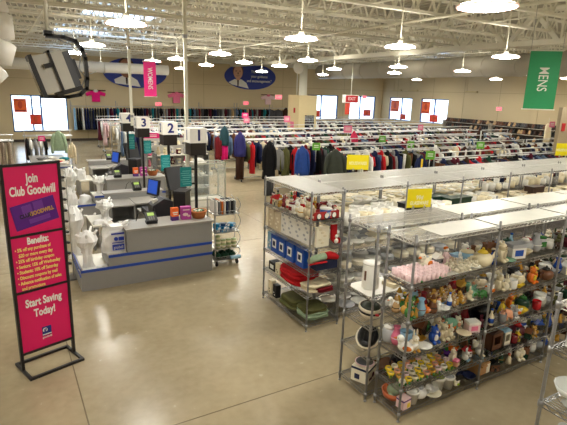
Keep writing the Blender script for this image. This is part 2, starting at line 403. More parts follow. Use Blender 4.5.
m.box(-.13,-.06,-.175,-.16,.04,.075,0,Xt); m.build('clamp_strap',BLACKMETAL,e)
m=MB(); m.box(-.11,.09,-.15,.15,-.185,-.15,0,Xt); m.build('cradle_plate',BLACKMETAL,e)
pts=[(-.1,0,.26),(.03,0,.26),(.12,0,.235),(.17,0,.17),(.19,0,.1),(.195,0,-.06),(.185,0,-.14),(.13,0,-.195),(.03,0,-.215),(-.17,0,-.215)]
m=MB()
for a,b_ in zip(pts,pts[1:]): m.bar(a,b_,.06,.028)
for a in pts[1:-1]: m.box(a[0]-.014,a[0]+.014,-.03,.03,a[2]-.014,a[2]+.014)
m.build('yoke_arm',BLACKMETAL,e)
m=MB(); m.box(-.11,-.05,-.03,.03,.26,.30); m.build('pole_clamp',BLACKMETAL,e)
m=MB(); m.tube([(-.08,0,.3),(-.08,0,2.45)],.016,10); m.build('ceiling_pole',WHITEPAINT,e)
m=MB(); m.tube([(-.05,0,.3),(.0,.02,.24),(.08,-.05,.2),(.15,-.05,.12),(.14,.02,.02),(.19,.04,-.05),(.15,.0,-.12)],.006,5); m.tube([(.15,0,.1),(.22,.03,.04),(.2,.03,-.03),(.27,0,-.0)],.005,5); m.build('cable',M('grey cable',(170,170,168),.5),e)

# power poles
for x,y,z0,lb in ((2.82,12.3,2.2,'slim white power pole dropping beside the lane three light'),(3.0,8.75,1.3,'slim white power pole dropping behind the lane one light')):
    e=thing('power_pole',lb,'pole',(x,y,0))
    m=MB(); m.box(-.028,.028,-.028,.028,z0,5.6); m.build('pole_channel',WHITEPAINT,e)
    for zz in (4.0,z0+.2): m=MB(); m.box(-.034,.034,-.034,.034,zz,zz+.06); m.build('joint_collar',STEEL,e)
# thin rod left of column
m=MB(); m.tube([(13.05,21.2,2.98),(13.05,21.2,5.6)],.025,8); m.build('power_pole',WHITEPAINT,label='thin white conduit dropping to the boxed column enclosure',cat='pole')

def banner(x,y,z0,z1,w,rz,mat,word,label,name='hanging_banner',size=.3):
    e=thing(name,label,'banner',(x,y,0),rz)
    m=MB(); m.box(-w/2,w/2,-.006,.006,z0,z1); m.build('cloth_panel',mat,e)
    m=MB(); m.tube([(-w/2-.02,0,z1),(w/2+.02,0,z1)],.014,8); m.tube([(-w/2-.02,0,z0),(w/2+.02,0,z0)],.012,8); m.build('dowel',WHITEPAINT,e)
    m=MB(); m.tube([(-w/2,0,z1),(-w/2,0,5.6)],.004,4); m.tube([(w/2,0,z1),(w/2,0,5.6)],.004,4); m.build('hanging_wire',STEEL,e)
    text(word,size,card('white'),e,(0,-.008,(z0+z1)/2+.02),(pi/2,pi/2,0),sx=.72,bold=.0005)
    return e
banner(4.03,15,2.86,3.88,.36,R(-12),M('pink banner cloth',(232,42,132),.6,var=.06),'WOMENS','pink vertical banner lettered WOMENS hanging over the checkouts',size=.2)
banner(9.42,6.0,2.93,4.06,.58,R(-40),M('green banner cloth',(24,142,84),.6,var=.06),'MENS','green vertical banner lettered MENS hanging before the fat duct',size=.26)
# red hanging sign
e=thing('hanging_sign','small white and red sign hanging on a thin pole before the far windows','sign',(14.0,18,0),R(-20))
m=MB(); m.box(-.4,.36,-.03,.03,2.72,3.08); m.build('sign_board',card('white'),e)
m=MB(); m.box(-.25,.32,-.034,-.03,2.75,3.05); m.build('red_print',card('red'),e)
text('EXIT',.2,card('pale pink'),e,(.04,-.036,2.9),sx=.9,bold=.003)
m=MB(); m.box(-.25,-.02,-.015,.015,2.2,2.72); m.build('red_tail',M('orange red card',(206,70,50),.6),e)
m=MB(); m.tube([(0,0,3.08),(0,0,5.6)],.018,8); m.build('sign_pole',WHITEPAINT,e)
# exit signs
def exit_sign(x,y,z,rz,label):
    e=thing('exit_sign',label,'exit sign',(x,y,z),rz)
    m=MB(); m.box(-.2,.2,-.06,0,-.12,.12); m.build('sign_housing',card('white'),e)
    m=MB(); m.box(-.18,.18,-.064,-.06,-.1,.1); m.build('sign_face',M('lit exit face',(240,90,110),.5,emis=.8),e)
    text('EXIT',.15,card('white'),e,(0,-.067,0),bold=.003)
exit_sign(24.6,Y1-.35,2.92,0,'small lit red EXIT sign in the far corner above the windows')
exit_sign(12.6,22.3,2.85,0,'small lit red EXIT sign left of the boxed column')
exit_sign(X1-.01,19.5,2.5,-pi/2,'small lit pink EXIT sign on the wall above the shoe shelves')
exit_sign(8.6,Y1-.01,2.15,0,'small pink red EXIT sign on the back wall under the pink banner')
exit_sign(14.6,Y1-.01,2.3,0,'small pink red EXIT sign on the back wall under the second oval poster')
# pendant wall uplights on side wall
for k,(y,lb) in enumerate(((26.9,'thin beige wall bracket above the window beside the shoes'),(28.6,'thin beige wall bracket nearest the room corner'),(21.7,'thin beige wall bracket above the shoe shelves'))):
    e=thing('wall_bracket',lb,'bracket',(X1,y,3.5)); m=MB(); m.box(-.12,0,-.45,.45,-.05,.02); m.build('bracket_tray',M('beige bracket',(196,176,128),.6),e)
    m=MB(); m.tube([(-.02,.4,0),(-.02,.4,1.3)],.015,6); m.build('conduit',WALLM,e)

# oval posters
OB=M('deep blue print',(26,48,140),.5,var=.06,scale=2)
def oval(x,z,w,h,label,faceR,skin_,hair,txt,hx,tx):
    e=thing('oval_poster',label,'poster',(x,Y1-.03,z))
    m=MB(); m.prism([(w/2*cos(t_*pi/24),h/2*sin(t_*pi/24)) for t_ in range(48)],0,.03,0,Matrix.Rotation(pi/2,4,'X')); m.build('oval_board',OB,e)
    SK=M('printed skin '+skin_,{'brown':(150,100,72),'fair':(214,164,136)}[skin_],.5,var=.05,scale=4)
    XR=Matrix.Rotation(pi/2,4,'X')
    sh=[(hx-.85,-h*.42),(hx-.72,-.42),(hx-.25,-.2),(hx+.25,-.2),(hx+.62,-.42),(hx+.8,-h*.46)]
    # keep shirt inside the oval
    inside=[]
    for (a,b_) in sh:
        q=(a/(w/2))**2+(b_/(h/2))**2
        if q>.95: k=math.sqrt(.95/q); a*=k;b_*=k
        inside.append((a,b_))
    inside.sort(key=lambda p:0)
    m=MB(); m.prism(inside,.03,.034,0,XR); m.build('printed_shirt',card('white'),e)
    m=MB(); m.prism([(hx-.06,-.2),(hx+.06,-.2),(hx+.05,-.6),(hx,-.72),(hx-.05,-.6)],.034,.036,0,XR); m.build('printed_tie',card('dark brown'),e)
    hz=.24
    m=MB(); m.prism([(hx+faceR*1.08*cos(t_*pi/12),hz+.1+faceR*1.2*sin(t_*pi/12)) for t_ in range(24)],.034,.036,0,XR); m.build('printed_hair',card(hair),e)
    m=MB(); m.prism([(hx+faceR*.92*cos(t_*pi/12),hz+faceR*1.22*sin(t_*pi/12)) for t_ in range(24)],.036,.038,0,XR); m.prism([(hx-.14,-.25),(hx+.14,-.25),(hx+.16,.1),(hx-.16,.1)],.036,.037,0,XR); m.build('printed_face',SK,e)
    m=MB()
    for s in (-1,1): m.prism([(hx+s*faceR*.38+.05*cos(t_*pi/4),hz+.08+.03*sin(t_*pi/4)) for t_ in range(8)],.038,.039,0,XR)
    m.prism([(hx-faceR*.4,hz-faceR*.55),(hx,hz-faceR*.7),(hx+faceR*.4,hz-faceR*.55),(hx,hz-faceR*.62)],.038,.039,0,XR)
    m.prism([(hx-.04,hz-.12),(hx+.05,hz-.12),(hx,hz+.05)],.038,.039,0,XR)
    m.build('printed_features',card('dark brown'),e)
    text(txt,.24,card('white'),e,(tx,-.037,.02),sx=.92,bold=.003,ls=1.25)
oval(7.3,3.96,3.75,1.75,'blue oval poster of a smiling dark haired person behind the pink banner',.44,'brown','dark brown','We',-.55,.95)
oval(14.95,4.05,3.85,1.7,'blue oval poster of a person in white shirt and dark tie',.36,'fair','brown','Thank you for\nyour guidance\nand encouragement."',-.95,.65)

# ------------------------------------------------------------------ garments
def shirt_mesh(L=.72,w=.2,sl=.5,hood=False,name='shirt'):
    m=MB()
    prof=[(.02,0),(.55*w,-.01),(w,-.05),(w*1.02,-.15),(w*.92,-.35*L),(w*.95,-.7*L),(w*1.05,-L)]
    m.lathe([(r,z) for r,z in reversed(prof)],14,0,sx=.22,sy=1.,fold=.07,fk=6)
    for s in (-1,1):
        m.tube([(0,s*w*.85,-.05),(.01*s,s*w*1.12,-.2),(.012,s*w*1.18,-.2-sl*.5),(.0,s*w*1.15,-.1-sl)],[.05,.055,.05,.042],8,1)
    m.tube([(0,-.05,.0),(0,0,.02),(0,.05,.0)],.022,6,1)
    if hood: m.ell((.02,0,.02),(.07,.12,.12),10,6,1)
    m.tube([(0,0,.0),(0,0,.05),(0,.02,.075),(0,0,.095)],.004,5,2)
    return m
def trouser_mesh(L=.9,w=.17):
    m=MB()
    m.lathe([(w*.5,-L),(w*.55,-L*.4),(w*.6,-.2),(w*.62,-.02),(w*.5,0)],10,0,(0,-w*.5,0),sx=.5,sy=1,fold=.06)
    m.lathe([(w*.5,-L),(w*.55,-L*.4),(w*.6,-.2),(w*.62,-.02),(w*.5,0)],10,0,(0,w*.5,0),sx=.5,sy=1,fold=.06)
    m.box(-.03,.03,-w,w,-.05,.0,1); m.tube([(0,0,0),(0,0,.05),(0,.02,.075),(0,0,.095)],.004,5,2); return m
def dress_mesh(L=1.05):
    m=MB(); m.lathe([(.3,-L),(.24,-.8*L),(.17,-.4*L),(.17,-.12),(.18,-.05),(.1,-.01),(.02,0)],14,0,sx=.28,sy=1,fold=.12,fk=7)
    m.tube([(0,-.12,-.02),(0,0,.01),(0,.12,-.02)],.015,6,1); m.tube([(0,0,0),(0,0,.05),(0,.02,.075),(0,0,.095)],.004,5,2); return m
_b=[cloth('grey'),cloth('dark grey'),CHROME]
GP={'shirt':[shirt_mesh(.68).mesh('shirt',_b),shirt_mesh(.6,.19,.22).mesh('shirt',_b)],
    'jacket':[shirt_mesh(.78,.23,.56,True).mesh('jacket',_b),shirt_mesh(.95,.22,.58).mesh('jacket',_b)],
    'trousers':[trouser_mesh().mesh('trousers',_b)],
    'dress':[dress_mesh().mesh('dress',_b)]}
KN={'shirt':'hanging_shirt','jacket':'hanging_jacket','trousers':'hanging_trousers','dress':'hanging_dress'}
def garment(kind,x,y,z,c,label,group,rz=0,c2=None,sc=1.,name=None):
    me=rnd.choice(GP[kind])
    o=put(name or KN[kind],me,None,(x,y,z-.095*(sc if not isinstance(sc,tuple) else sc[2])),rz,label,kind if kind!='trousers' else 'trousers',group,sc=sc)
    skin(o,[cloth(c),cloth(c2 or c)]); return o

# rack: double rail clothes rack on casters, along X, length L
BRIGHT=M('bright rail chrome',(225,225,222),.35,.5,var=.04)
def rack_parts(L,two=True):
    P=[]
    m=MB()
    for yy in ((-.16,.16) if two else (0,)): m.tube([(0,yy,1.45),(L,yy,1.45)],.02,8)
    if two: m.tube([(.02,-.16,1.45),(.02,.16,1.45)],.014,6); m.tube([(L-.02,-.16,1.45),(L-.02,.16,1.45)],.014,6)
    P.append(('hanging_rail',m.mesh('hanging_rail',BRIGHT)))
    for x in (.05,L-.05):
        m=MB(); m.box(x-.016,x+.016,-.016,.016,.12,1.55); P.append(('upright',m.mesh('upright',CHROME)))
        m=MB(); m.box(x-.02,x+.02,-.3,.3,.08,.12); P.append(('foot',m.mesh('foot',STEEL)))
        for s in (-1,1):
            m=MB(); m.tube([(x-.012,s*.27,.04),(x+.012,s*.27,.04)],.04,10); P.append(('caster',m.mesh('caster',RUBBER)))
    m=MB(); m.tube([(.05,0,.1),(L-.05,0,.1)],.014,6); P.append(('base_bar',m.mesh('base_bar',CHROME)))
    m=MB(); m.tube([(0,0,1.62),(L,0,1.62)],.018,6); m.box(.05-.01,.05+.01,-.01,.01,1.5,1.62); m.box(L-.06,L-.04,-.01,.01,1.5,1.62); P.append(('top_rail',m.mesh('top_rail',BRIGHT)))
    return P
_rp={}
def rack(x,y,L,label,two=True,group='chrome clothes racks in rows'):
    e=thing('clothes_rack',label,'clothes rack',(x,y,0),group=group)
    for nm,me in _rp.setdefault((L,two),rack_parts(L,two)): put(nm,me,e)
    return e
ORD=['first','second','third','fourth','fifth','sixth','seventh','eighth','ninth','tenth']
dark=['black','black','navy','dark grey','brown','olive','dark red','grey','denim','dark green','maroon','dark brown']
mixc=['black','white','grey','navy','dark red','brown','beige','denim','black','dark grey','dark green','grey','cream','olive','maroon','black','red','navy','white','dark brown']
def fill(x0,x1,y,z,cols,kinds,step,rail,back=False):
    x=x0
    while x<x1:
        k=rnd.choice(kinds); c=rnd.choice(cols)
        nm={'shirt':'shirt','jacket':'jacket','trousers':'pair of trousers','dress':'dress'}[k]
        lb='%s %s on %s'%(c,nm,rail)
        garment(k,x,y+rnd.uniform(-.02,.02),z,c,lb,'%s %s on %s'%(c,k,rail),rz=rnd.uniform(-.12,.12)+(pi if rnd.random()<.5 else 0),sc=(rnd.uniform(.8,1.25),rnd.uniform(.9,1.05),rnd.uniform(.9,1.08)))
        x+=step*rnd.uniform(.8,1.25)
ROWS=[(9.3,10.2,3),(11.3,8.3,4),(13.3,7.4,4),(15.4,7.1,5),(17.6,7.1,5),(19.7,7.1,5),(21.8,7.5,5),(24.0,7.5,5),(26.2,7.5,5)]
for i,(y,xs,n) in enumerate(ROWS):
    L=2.9
    for k in range(n):
        if abs(y-21.8)<.1 and 12.4<xs+k*3.0+1.5<15.2: continue
        rack(xs+k*3.0,y,L,'chrome double rail clothes rack, %s along the %s row behind the china racks'%(ORD[k],ORD[i]))
    lim=xs+n*3.0-.1
    if i<5:
        fill(xs+.12,lim,y-.16,1.45,mixc if i%2 else dark+['red','navy','black','white'],['jacket','shirt','trousers','jacket'],.125 if i<3 else .16,'the front rail, %s row behind the china'%ORD[i])
        if i<3: fill(xs+.2,lim,y+.16,1.45,mixc,['shirt','jacket','trousers'],.24,'the rear rail, %s row behind the china'%ORD[i])
# far garments as stuff
def garment_mass(name,rows,label,cols,step=.16):
    m=MB(); 
    for (x0,x1,y,z) in rows:
        x=x0
        while x<x1:
            mi=rnd.randrange(len(cols)); w=rnd.uniform(.18,.24); L=rnd.uniform(.6,.95)
            m.lathe([(w,-L),(w*.92,-.5*L),(w,-.1),(w*.5,-.01),(.02,0)],8,mi,(x,y,z),sx=.2,sy=1,fold=.05)
            for s in (-1,1): m.tube([(x,y+s*w*.85,z-.06),(x,y+s*w*1.15,z-.3),(x,y+s*w*1.1,z-.55)],.045,5,mi)
            x+=step*rnd.uniform(.8,1.3)
    o=m.build(name,[cloth(c) for c in cols],label=label,cat='clothes',kind='stuff'); return o
garment_mass('hanging_clothes',[(7.3,22.3,15.56,1.38),(7.3,22.3,17.76,1.38),(7.3,22.3,19.54,1.38),(7.3,22.3,19.86,1.38),(7.6,12.2,21.7,1.38),(15.3,22.3,21.7,1.38),(7.6,22.3,23.9,1.38),(7.6,22.3,26.1,1.38)],'mixed clothes packed on the far rows of racks towards the back wall',['black','white','grey','navy','maroon','denim','beige','brown','grey','white','dark grey','black'])
# left block racks (X 4.2..7) behind the checkouts
LB=[(18.7,4.2),(20.6,4.15),(22.6,4.2),(24.6,4.2),(26.6,4.3)]
for i,(y,xs) in enumerate(LB):
    rack(xs,y,2.9,'chrome clothes rack in the block behind the checkouts, %s from the front'%ORD[i],group='clothes racks behind the checkouts')
    fill(xs+.1,xs+2.8,y-.16,1.45,[['maroon','navy','black','white','grey'],['light blue','white','grey','cream','denim'],['white','beige','grey','pale pink'],['cream','white','pale pink','beige'],['pale pink','white','grey','maroon']][i],['shirt','shirt','dress'],.11,'the %s rack behind the checkouts'%ORD[i])
    if i<2: fill(xs+.2,xs+2.8,y+.16,1.45,mixc,['shirt','dress'],.2,'the rear rail of the %s rack behind the checkouts'%ORD[i])
# back wall rail
for k,(a,b_) in enumerate(((3.5,8.6),(8.7,13.8),(13.9,19.0))):
    e=thing('wall_rail','chrome wall rail of clothes, %s section from the far shop window'%ORD[k],'clothes rail',(a,Y1,0),group='wall rails along the back wall')
    m=MB(); m.tube([(0,-.45,2.0),(b_-a,-.45,2.0)],.018,8); m.build('hanging_rail',CHROME,e)
    for q in (0.05,(b_-a)/2,b_-a-.05):
        m=MB(); m.bar((q,-.45,2.0),(q,0,2.0),.03,.04); m.box(q-.02,q+.02,-.03,0,1.6,2.3); m.tube([(q,-.45,2.0),(q,-.45,2.2)],.01,6); m.build('bracket',STEEL,e)
x=3.7
while x<5.5:
    c=rnd.choice(['black','black','dark grey','navy','white','black'] if x>4.0 else ['royal blue','light blue','black'])
    garment('dress',x,Y1-.45,2.0,c,'%s long dress at the window end of the back wall rail'%c,'%s long dresses at the window end'%c,sc=(1,.9,1.15)); x+=.14
fill(5.5,12.3,Y1-.45,2.0,['black','black','black','dark red','navy','dark grey','maroon','teal','grey','denim'],['trousers','shirt','trousers'],.16,'the back wall rail')
fill(12.4,16.2,Y1-.45,2.0,['black','navy','denim','dark grey','teal','tan','maroon','grey'],['shirt','trousers'],.17,'the middle of the back wall rail')
x=16.3
while x<18.9:
    c=rnd.choice(['black','dark brown','dark grey']); garment('jacket',x,Y1-.45,2.0,c,'%s coat at the column end of the back wall rail'%c,'%s coats at the column end of the back wall'%c,rz=pi/2-.3,sc=1.1); x+=.62
# little clothes pinned on wall
for (x,z,c,lb) in ((4.95,2.55,'hot pink','hot pink little top with white collar pinned on the wall by the far shop window'),(9.75,2.55,'pink','pink ruffled little top pinned on the wall behind the pink banner'),(16.3,2.55,'pale pink','pale pink small shirt pinned under the second oval poster')):
    e=thing('wall_display_top',lb,'top',(x,Y1-.08,z))
    m=MB(); m.prism([(-.22,.35),(-.62,.2),(-.55,0),(-.25,.08),(-.25,-.35),(.25,-.35),(.25,.08),(.55,0),(.62,.2),(.22,.35),(.08,.28),(-.08,.28)],-.04,.04,0,Matrix.Rotation(pi/2,4,'X')@Matrix.Scale(.9,4)); m.build('top_body',cloth(c),e)
    m=MB(); m.ell((0,-.05,.3),(.14,.03,.08),10,5); m.build('collar',cloth('white' if c=='hot pink' else 'pink'),e)
    m=MB(); m.bar((-.55,-.01,.34),(.55,-.01,.34),.05,.05); m.build('hanging_bar',cloth('maroon'),e)

# end of row display garments
def display(name,x,y,z,c,label,parts,rz=-.5,sc=1.):
    e=thing(name,label,name.split('_')[-1],(x,y,z),rz)
    for nm,mbx,cc in parts: mbx.build(nm,cloth(cc) if isinstance(cc,str) else cc,e)
    ws=.85 if 'green' in name or 'blouse' in name else .62
    e.scale=(sc*ws,sc*.85,sc); return e
def coat_parts(c,L=.75,w=.26,hood=True,inner=None,th=.5,sleeve=None):
    m=MB(); m.lathe([(w*1.08,-L),(w*1.05,-.85*L),(w*.95,-.6*L),(w*.86,-.35*L),(w*.8,-.16),(w*.58,-.06),(w*.3,.0),(.04,.04)],28,0,sx=1,sy=th,fold=.09,fk=7)
    P=[('body',m,c)]
    for s in (-1,1):
        q=MB(); q.tube([(s*w*.5,0,-.07),(s*w*.82,-.03,-.2),(s*w*1.0,-.05,-.42),(s*w*1.02,-.07,-.62),(s*w*.98,-.06,-.7)],[.06,.075,.062,.05,.045],10); P.append(('sleeve',q,sleeve or c))
    if hood: q=MB(); q.lathe([(.13,-.16),(.14,-.08),(.1,-.01),(.05,.03),(.02,.05)],14,0,(0,.04,.0),sx=1,sy=.75,fold=.12,fk=4); P.append(('hood',q,c))
    if inner: q=MB(); q.box(-.035,.035,-w*th-.02,-w*th+.02,-L*.95,-.05); P.append(('front_opening',q,inner))
    q=MB(); q.tube([(0,0,.1),(0,0,.24),(.02,.03,.27)],.006,5); P.append(('hanger_hook',q,CHROME))
    return P
def pants_parts(c,z0,L=.8,w=.09):
    P=[]
    for s in (-1,1):
        m=MB(); m.lathe([(w*1.0,z0-L),(w*1.05,z0-L*.5),(w*1.05,z0)],14,0,(s*w*.7,s*.03,0),sy=.5,fold=.09); P.append(('trouser_leg',m,c))
    return P
display('black_hooded_coat',6.95,12.75,1.62,'black',"long black hooded coat facing out at the end of the third row, grey trousers beneath",coat_parts('black',.95,.26,True)+pants_parts('dark grey',-.85,.55,.12),rz=-.35,sc=1.15)
display('olive_jacket',7.62,12.9,1.42,'olive','olive jacket hanging just beside the long black hooded coat',coat_parts('olive',.95,.2,False),rz=-1.1,sc=1.05)
display('red_jacket',7.95,12.85,1.42,'red','bright red jacket between the olive jacket and the blue one',coat_parts('red',.9,.2,False),rz=-1.2)
display('blue_winter_coat',7.62,11.95,1.55,'royal blue','bright blue winter coat with cap and green tag at a row end, pale jeans beneath',coat_parts(M('winter coat blue',(22,64,140),.7,var=.3),.72,.28,True,None,.55)+pants_parts('denim',-.65,.6,.13),rz=-.4,sc=1.12)
display('dark_green_coat',7.95,10.75,1.58,'dark green','dark green hooded coat spread wide at the row end near the yellow sign',coat_parts(M('dark green rain cloth',(36,42,30),.75,var=.4),.8,.3,True,None,.5)+pants_parts('brown',-.7,.5,.12),rz=-.35,sc=1.12)
display('violet_jacket',7.0,14.95,1.72,'violet','violet blue hooded jacket at the row end, brown trousers beneath',coat_parts(M('violet blue fleece',(44,42,108),.85,var=.3),.72,.24,True)+pants_parts('dark brown',-.6,.85,.12),rz=-.5,sc=1.1)
display('red_dress',7.5,15.0,1.35,'red','long red dress just behind the violet blue jacket',coat_parts('red',1.05,.17,False),rz=-1.2)
display('teal_jacket',7.4,17.2,1.75,'teal','dark teal jacket over hot pink trousers at a row end',coat_parts(M('dark teal shell cloth',(18,66,78),.7,var=.2),.7,.24,True)+pants_parts('hot pink',-.65,.6,.12),rz=-.5)
display('pink_hooded_jersey',11.3,14.2,1.75,'pink','hot pink hooded top standing above the rails beside a black coat',coat_parts(M('raspberry knit',(196,34,76),.8,var=.2),.45,.2,True),rz=-.4)
display('black_coat',11.75,13.3,1.6,'black','black coat with a green tag rising above the rails',coat_parts('black',.8,.22,False),rz=-.7)
display('brown_jacket',12.3,10.0,1.62,'dark brown','dark brown and black jacket with white collar near the green tag',coat_parts('dark brown',.7,.26,False,'white',.5,'black'),rz=-.5)
display('white_and_brown_jacket',17.3,13.4,1.85,'dark brown','dark brown jacket with white trim high over the far rails',coat_parts('dark brown',.6,.2,False,'white'),rz=-.4)
display('cream_scarf',22.2,13.5,2.0,'cream','cream scarf and top hanging before the shoe shelves',coat_parts('cream',.75,.18,True),rz=-.4,sc=1.1)
display('navy_jacket',9.95,9.5,1.5,'navy','navy and yellow jacket just behind the yellow sign rack',coat_parts('navy',.6,.24,False,'yellow'),rz=-.5)

# paper tags above racks
def tag_card(x,y,z,w,h,c,label,rz=-.45,pole=True):
    w*=.75;h*=.75
    e=thing('rack_sign_card',label,'sign',(x,y,z),rz,group=None)
    m=MB(); m.box(-w/2,w/2,-.006,.006,0,h); m.build('card_sheet',M('sign card '+c,PAL.get(c,(110,176,50)) if c!='leaf green' else (100,170,50),.5,var=.04),e)
    m=MB()
    for k in range(2): m.box(-w*.3,w*.3,-.008,-.006,h*(.35+.25*k),h*(.45+.25*k))
    m.build('pale_print_lines',card('white'),e)
    if pole: m=MB(); m.tube([(0,.01,0),(0,.01,-.35)],.008,6); m.build('clip_stem',CHROME,e)
for a in ((7.9,11.65,1.5,.3,.28,'leaf green','leaf green card on the bright blue winter coat'),(10.9,12.2,1.6,.3,.28,'leaf green','leaf green card above the rails beside the black coat'),
 (11.6,11.6,1.45,.32,.3,'leaf green','leaf green card in the middle of the clothes rows'),(9.75,9.0,1.5,.32,.3,'leaf green','leaf green card just behind the far china rack'),(12.75,9.8,1.6,.32,.28,'leaf green','leaf green card beside the dark brown jacket'),
 (15.6,15.1,1.7,.3,.3,'pink','pink card on the brown jacket over the far rails'),(11.3,14.6,1.7,.42,.35,'pink','pink card on a stem above the rows by the column'),(12.0,20.3,1.7,.4,.4,'pink','pink card before the boxed column'),
 (9.9,20.6,1.9,.4,.3,'hot pink','hot pink card on the racks under the second oval poster'),(9.4,19.4,1.75,.35,.3,'pink','pink card just below the hot pink card'),(4.4,16.4,1.45,.7,.26,'hot pink','hot pink card above the shelves behind lane three'),(22.0,13.2,1.9,.35,.35,'pink','pink card on the cream top')):
    tag_card(*a)

# ------------------------------------------------------------------ shoe shelves on side wall
SH=M('grey white shelf board',(176,168,152),.6)
def shoe_mesh():
    m=MB(); m.lathe([(.5,-1),(.62,-.6),(.5,-.1),(.6,.4),(.55,.8),(.2,1)],10,0,X=Matrix.Translation((0,0,.04))@Matrix.Rotation(pi/2,4,'X')@Matrix.Diagonal((.08,.06,.14,1)))
    m.ell((0,.07,.09),(.04,.06,.05),8,5,0); m.box(-.045,.045,-.14,.14,0,.015,1); return m.mesh('shoe',[plastic('black'),plastic('brown')])
shm=shoe_mesh()
for k,y0 in enumerate((12.2,16.,19.8)):
    e=thing('shoe_shelf','wall shelf unit of dark shoes, %s section from the side windows'%ORD[2-k],'shelf unit',(X1,y0,0),group='shoe shelves on the side wall')
    for z in (.35,.72,1.12,1.5):
        m=MB(); m.box(-.42,-.02,0,3.7,z-.03,z); m.build('shelf',SH,e)
    m=MB(); m.box(-.04,-.02,0,3.7,.1,1.75); m.build('back_panel',M('brown back panel',(70,56,46),.7),e)
    for yy in (0,3.66):
        m=MB(); m.box(-.42,-.02,yy,yy+.04,0,1.6); m.build('side_panel',SH,e)
for z,lv in ((.72,'second lowest'),(1.12,'middle'),(1.5,'top')):
    y=12.35
    while y<23.4:
        if rnd.random()<.9 and not any(abs(y-q)<.09 for q in (12.2,15.9,16,19.7,19.8,23.5)):
            c=rnd.choice(['black','black','black','dark brown','brown','dark grey','tan'] )
            o=put('shoe',shm,None,(X1-.2,y,z),pi/2+rnd.uniform(-.1,.1),'%s shoe on the %s shoe shelf along the side wall'%(c,lv),'shoe','%s shoes on the %s shelf'%(c,lv),sc=(1.9,1.25,1.9)); skin(o,[plastic(c),plastic('black')])
        y+=.17
# grey pier at the right edge
e=thing('fitting_room_wall','grey beige partition with red notice and yellow edge at the far side','partition',(15.6,9.1,0),0)
m=MB(); m.box(0,1.6,0,.12,0,2.9); m.build('partition_panel',M('grey beige partition',(164,148,120),.7),e)
m=MB(); m.box(.1,.28,-.02,0,2.15,2.4); m.build('red_notice',card('red'),e)
m=MB(); m.box(.28,.7,-.03,0,1.2,1.75); m.build('yellow_notice',card('gold'),e)
# ------------------------------------------------------------------ standing club sign
e=thing('floor_sign','tall pink club membership sign in a black frame standing on the floor','sign',(-.06,5.53,0),R(17.5))
W=.60;HT=2.33
m=MB(); m.box(0,.03,-.02,.02,.02,HT); m.box(W-.03,W,-.02,.02,.02,HT)
for z in (.2,.92,1.55,HT-.03): m.box(.03,W-.03,-.02,.02,z,z+.025)
m.build('black_frame',BLACKMETAL,e)
m=MB(); m.box(0,.03,-.24,.2,0,.03); m.box(W-.03,W,-.24,.2,0,.03); m.box(.03,W-.03,-.24,-.21,0,.03); m.box(.03,W-.03,.17,.2,0,.03); m.build('base_frame',BLACKMETAL,e)
HP=M('hot pink sign board',(214,10,92),.45,var=.03,scale=2)
for i,(a,b_) in enumerate(((.225,.92),(.945,1.55),(1.575,HT-.03))):
    m=MB(); m.box(.03,W-.03,-.008,.008,a,b_); m.build('sign_panel',HP,e)
wt=card('white'); 
text('Join\nClub Goodwill',.135,wt,e,(W/2,-.011,2.1),sx=.58,bold=.004,ls=.95)
cd=put('club_card_picture',MB().box(-.225,.225,-.004,.0,-.135,.135).mesh('club_card_picture',M('purple card print',(82,20,122),.4,var=.05)),e,(W/2,-.009,1.79),label='purple tilted card'); cd.rotation_euler=(0,R(-10),0)
m=MB(); m.box(-.12,-.02,-.005,-.004,.0,.11); m.box(.0,.1,-.005,-.004,.02,.12); m.box(-.08,.14,-.005,-.004,-.1,-.05); m.build('pale_card_shapes',M('lilac print',(108,52,146),.4),cd)
text('CLUB',.062,card('black'),cd,(-.1,-.007,0),sx=.8,bold=.002); text('GOODWILL',.062,card('gold'),cd,(.07,-.007,0),sx=.75,bold=.002)
text('Benefits:',.105,wt,e,(W/2-.0,-.011,1.49),sx=.62,bold=.004)
yl=M('pale yellow print',(240,226,120),.6)
text('• 5% off any purchase of\n   $20 or more every day\n• 25% off birthday coupon\n• Seniors: 15% off Wednesday\n• Students: 10% off Saturday\n• Discount coupons by mail\n• Advance notification of sales\n   and promotions',.052,yl,e,(.06,-.011,1.19),sx=.72,bold=.0012,align='LEFT',ls=1.2)
text('Start Saving\nToday!',.125,wt,e,(W/2,-.011,.72),sx=.66,bold=.004,ls=1.05)
lg=put('blue_logo_square',MB().box(-.05,.05,-.003,0,-.055,.055).mesh('blue_logo_square',M('logo blue',(20,40,120),.4)),e,(W/2+.0,-.01,.41))
m=MB(); m.prism([(-.018+.026*cos(k*pi/8),.015+.026*sin(k*pi/8)) for k in range(16)],.003,.005,0,Matrix.Rotation(pi/2,4,'X')); m.box(-.048,.048,-.005,-.003,-.045,-.034); m.build('white_smile_face',wt,lg)
text('g',.075,M('logo blue',(20,40,120),.4),lg,(-.018,-.007,.018),bold=.002)
text('goodwill',.03,card('pale pink'),e,(W/2,-.011,.335),bold=.001)

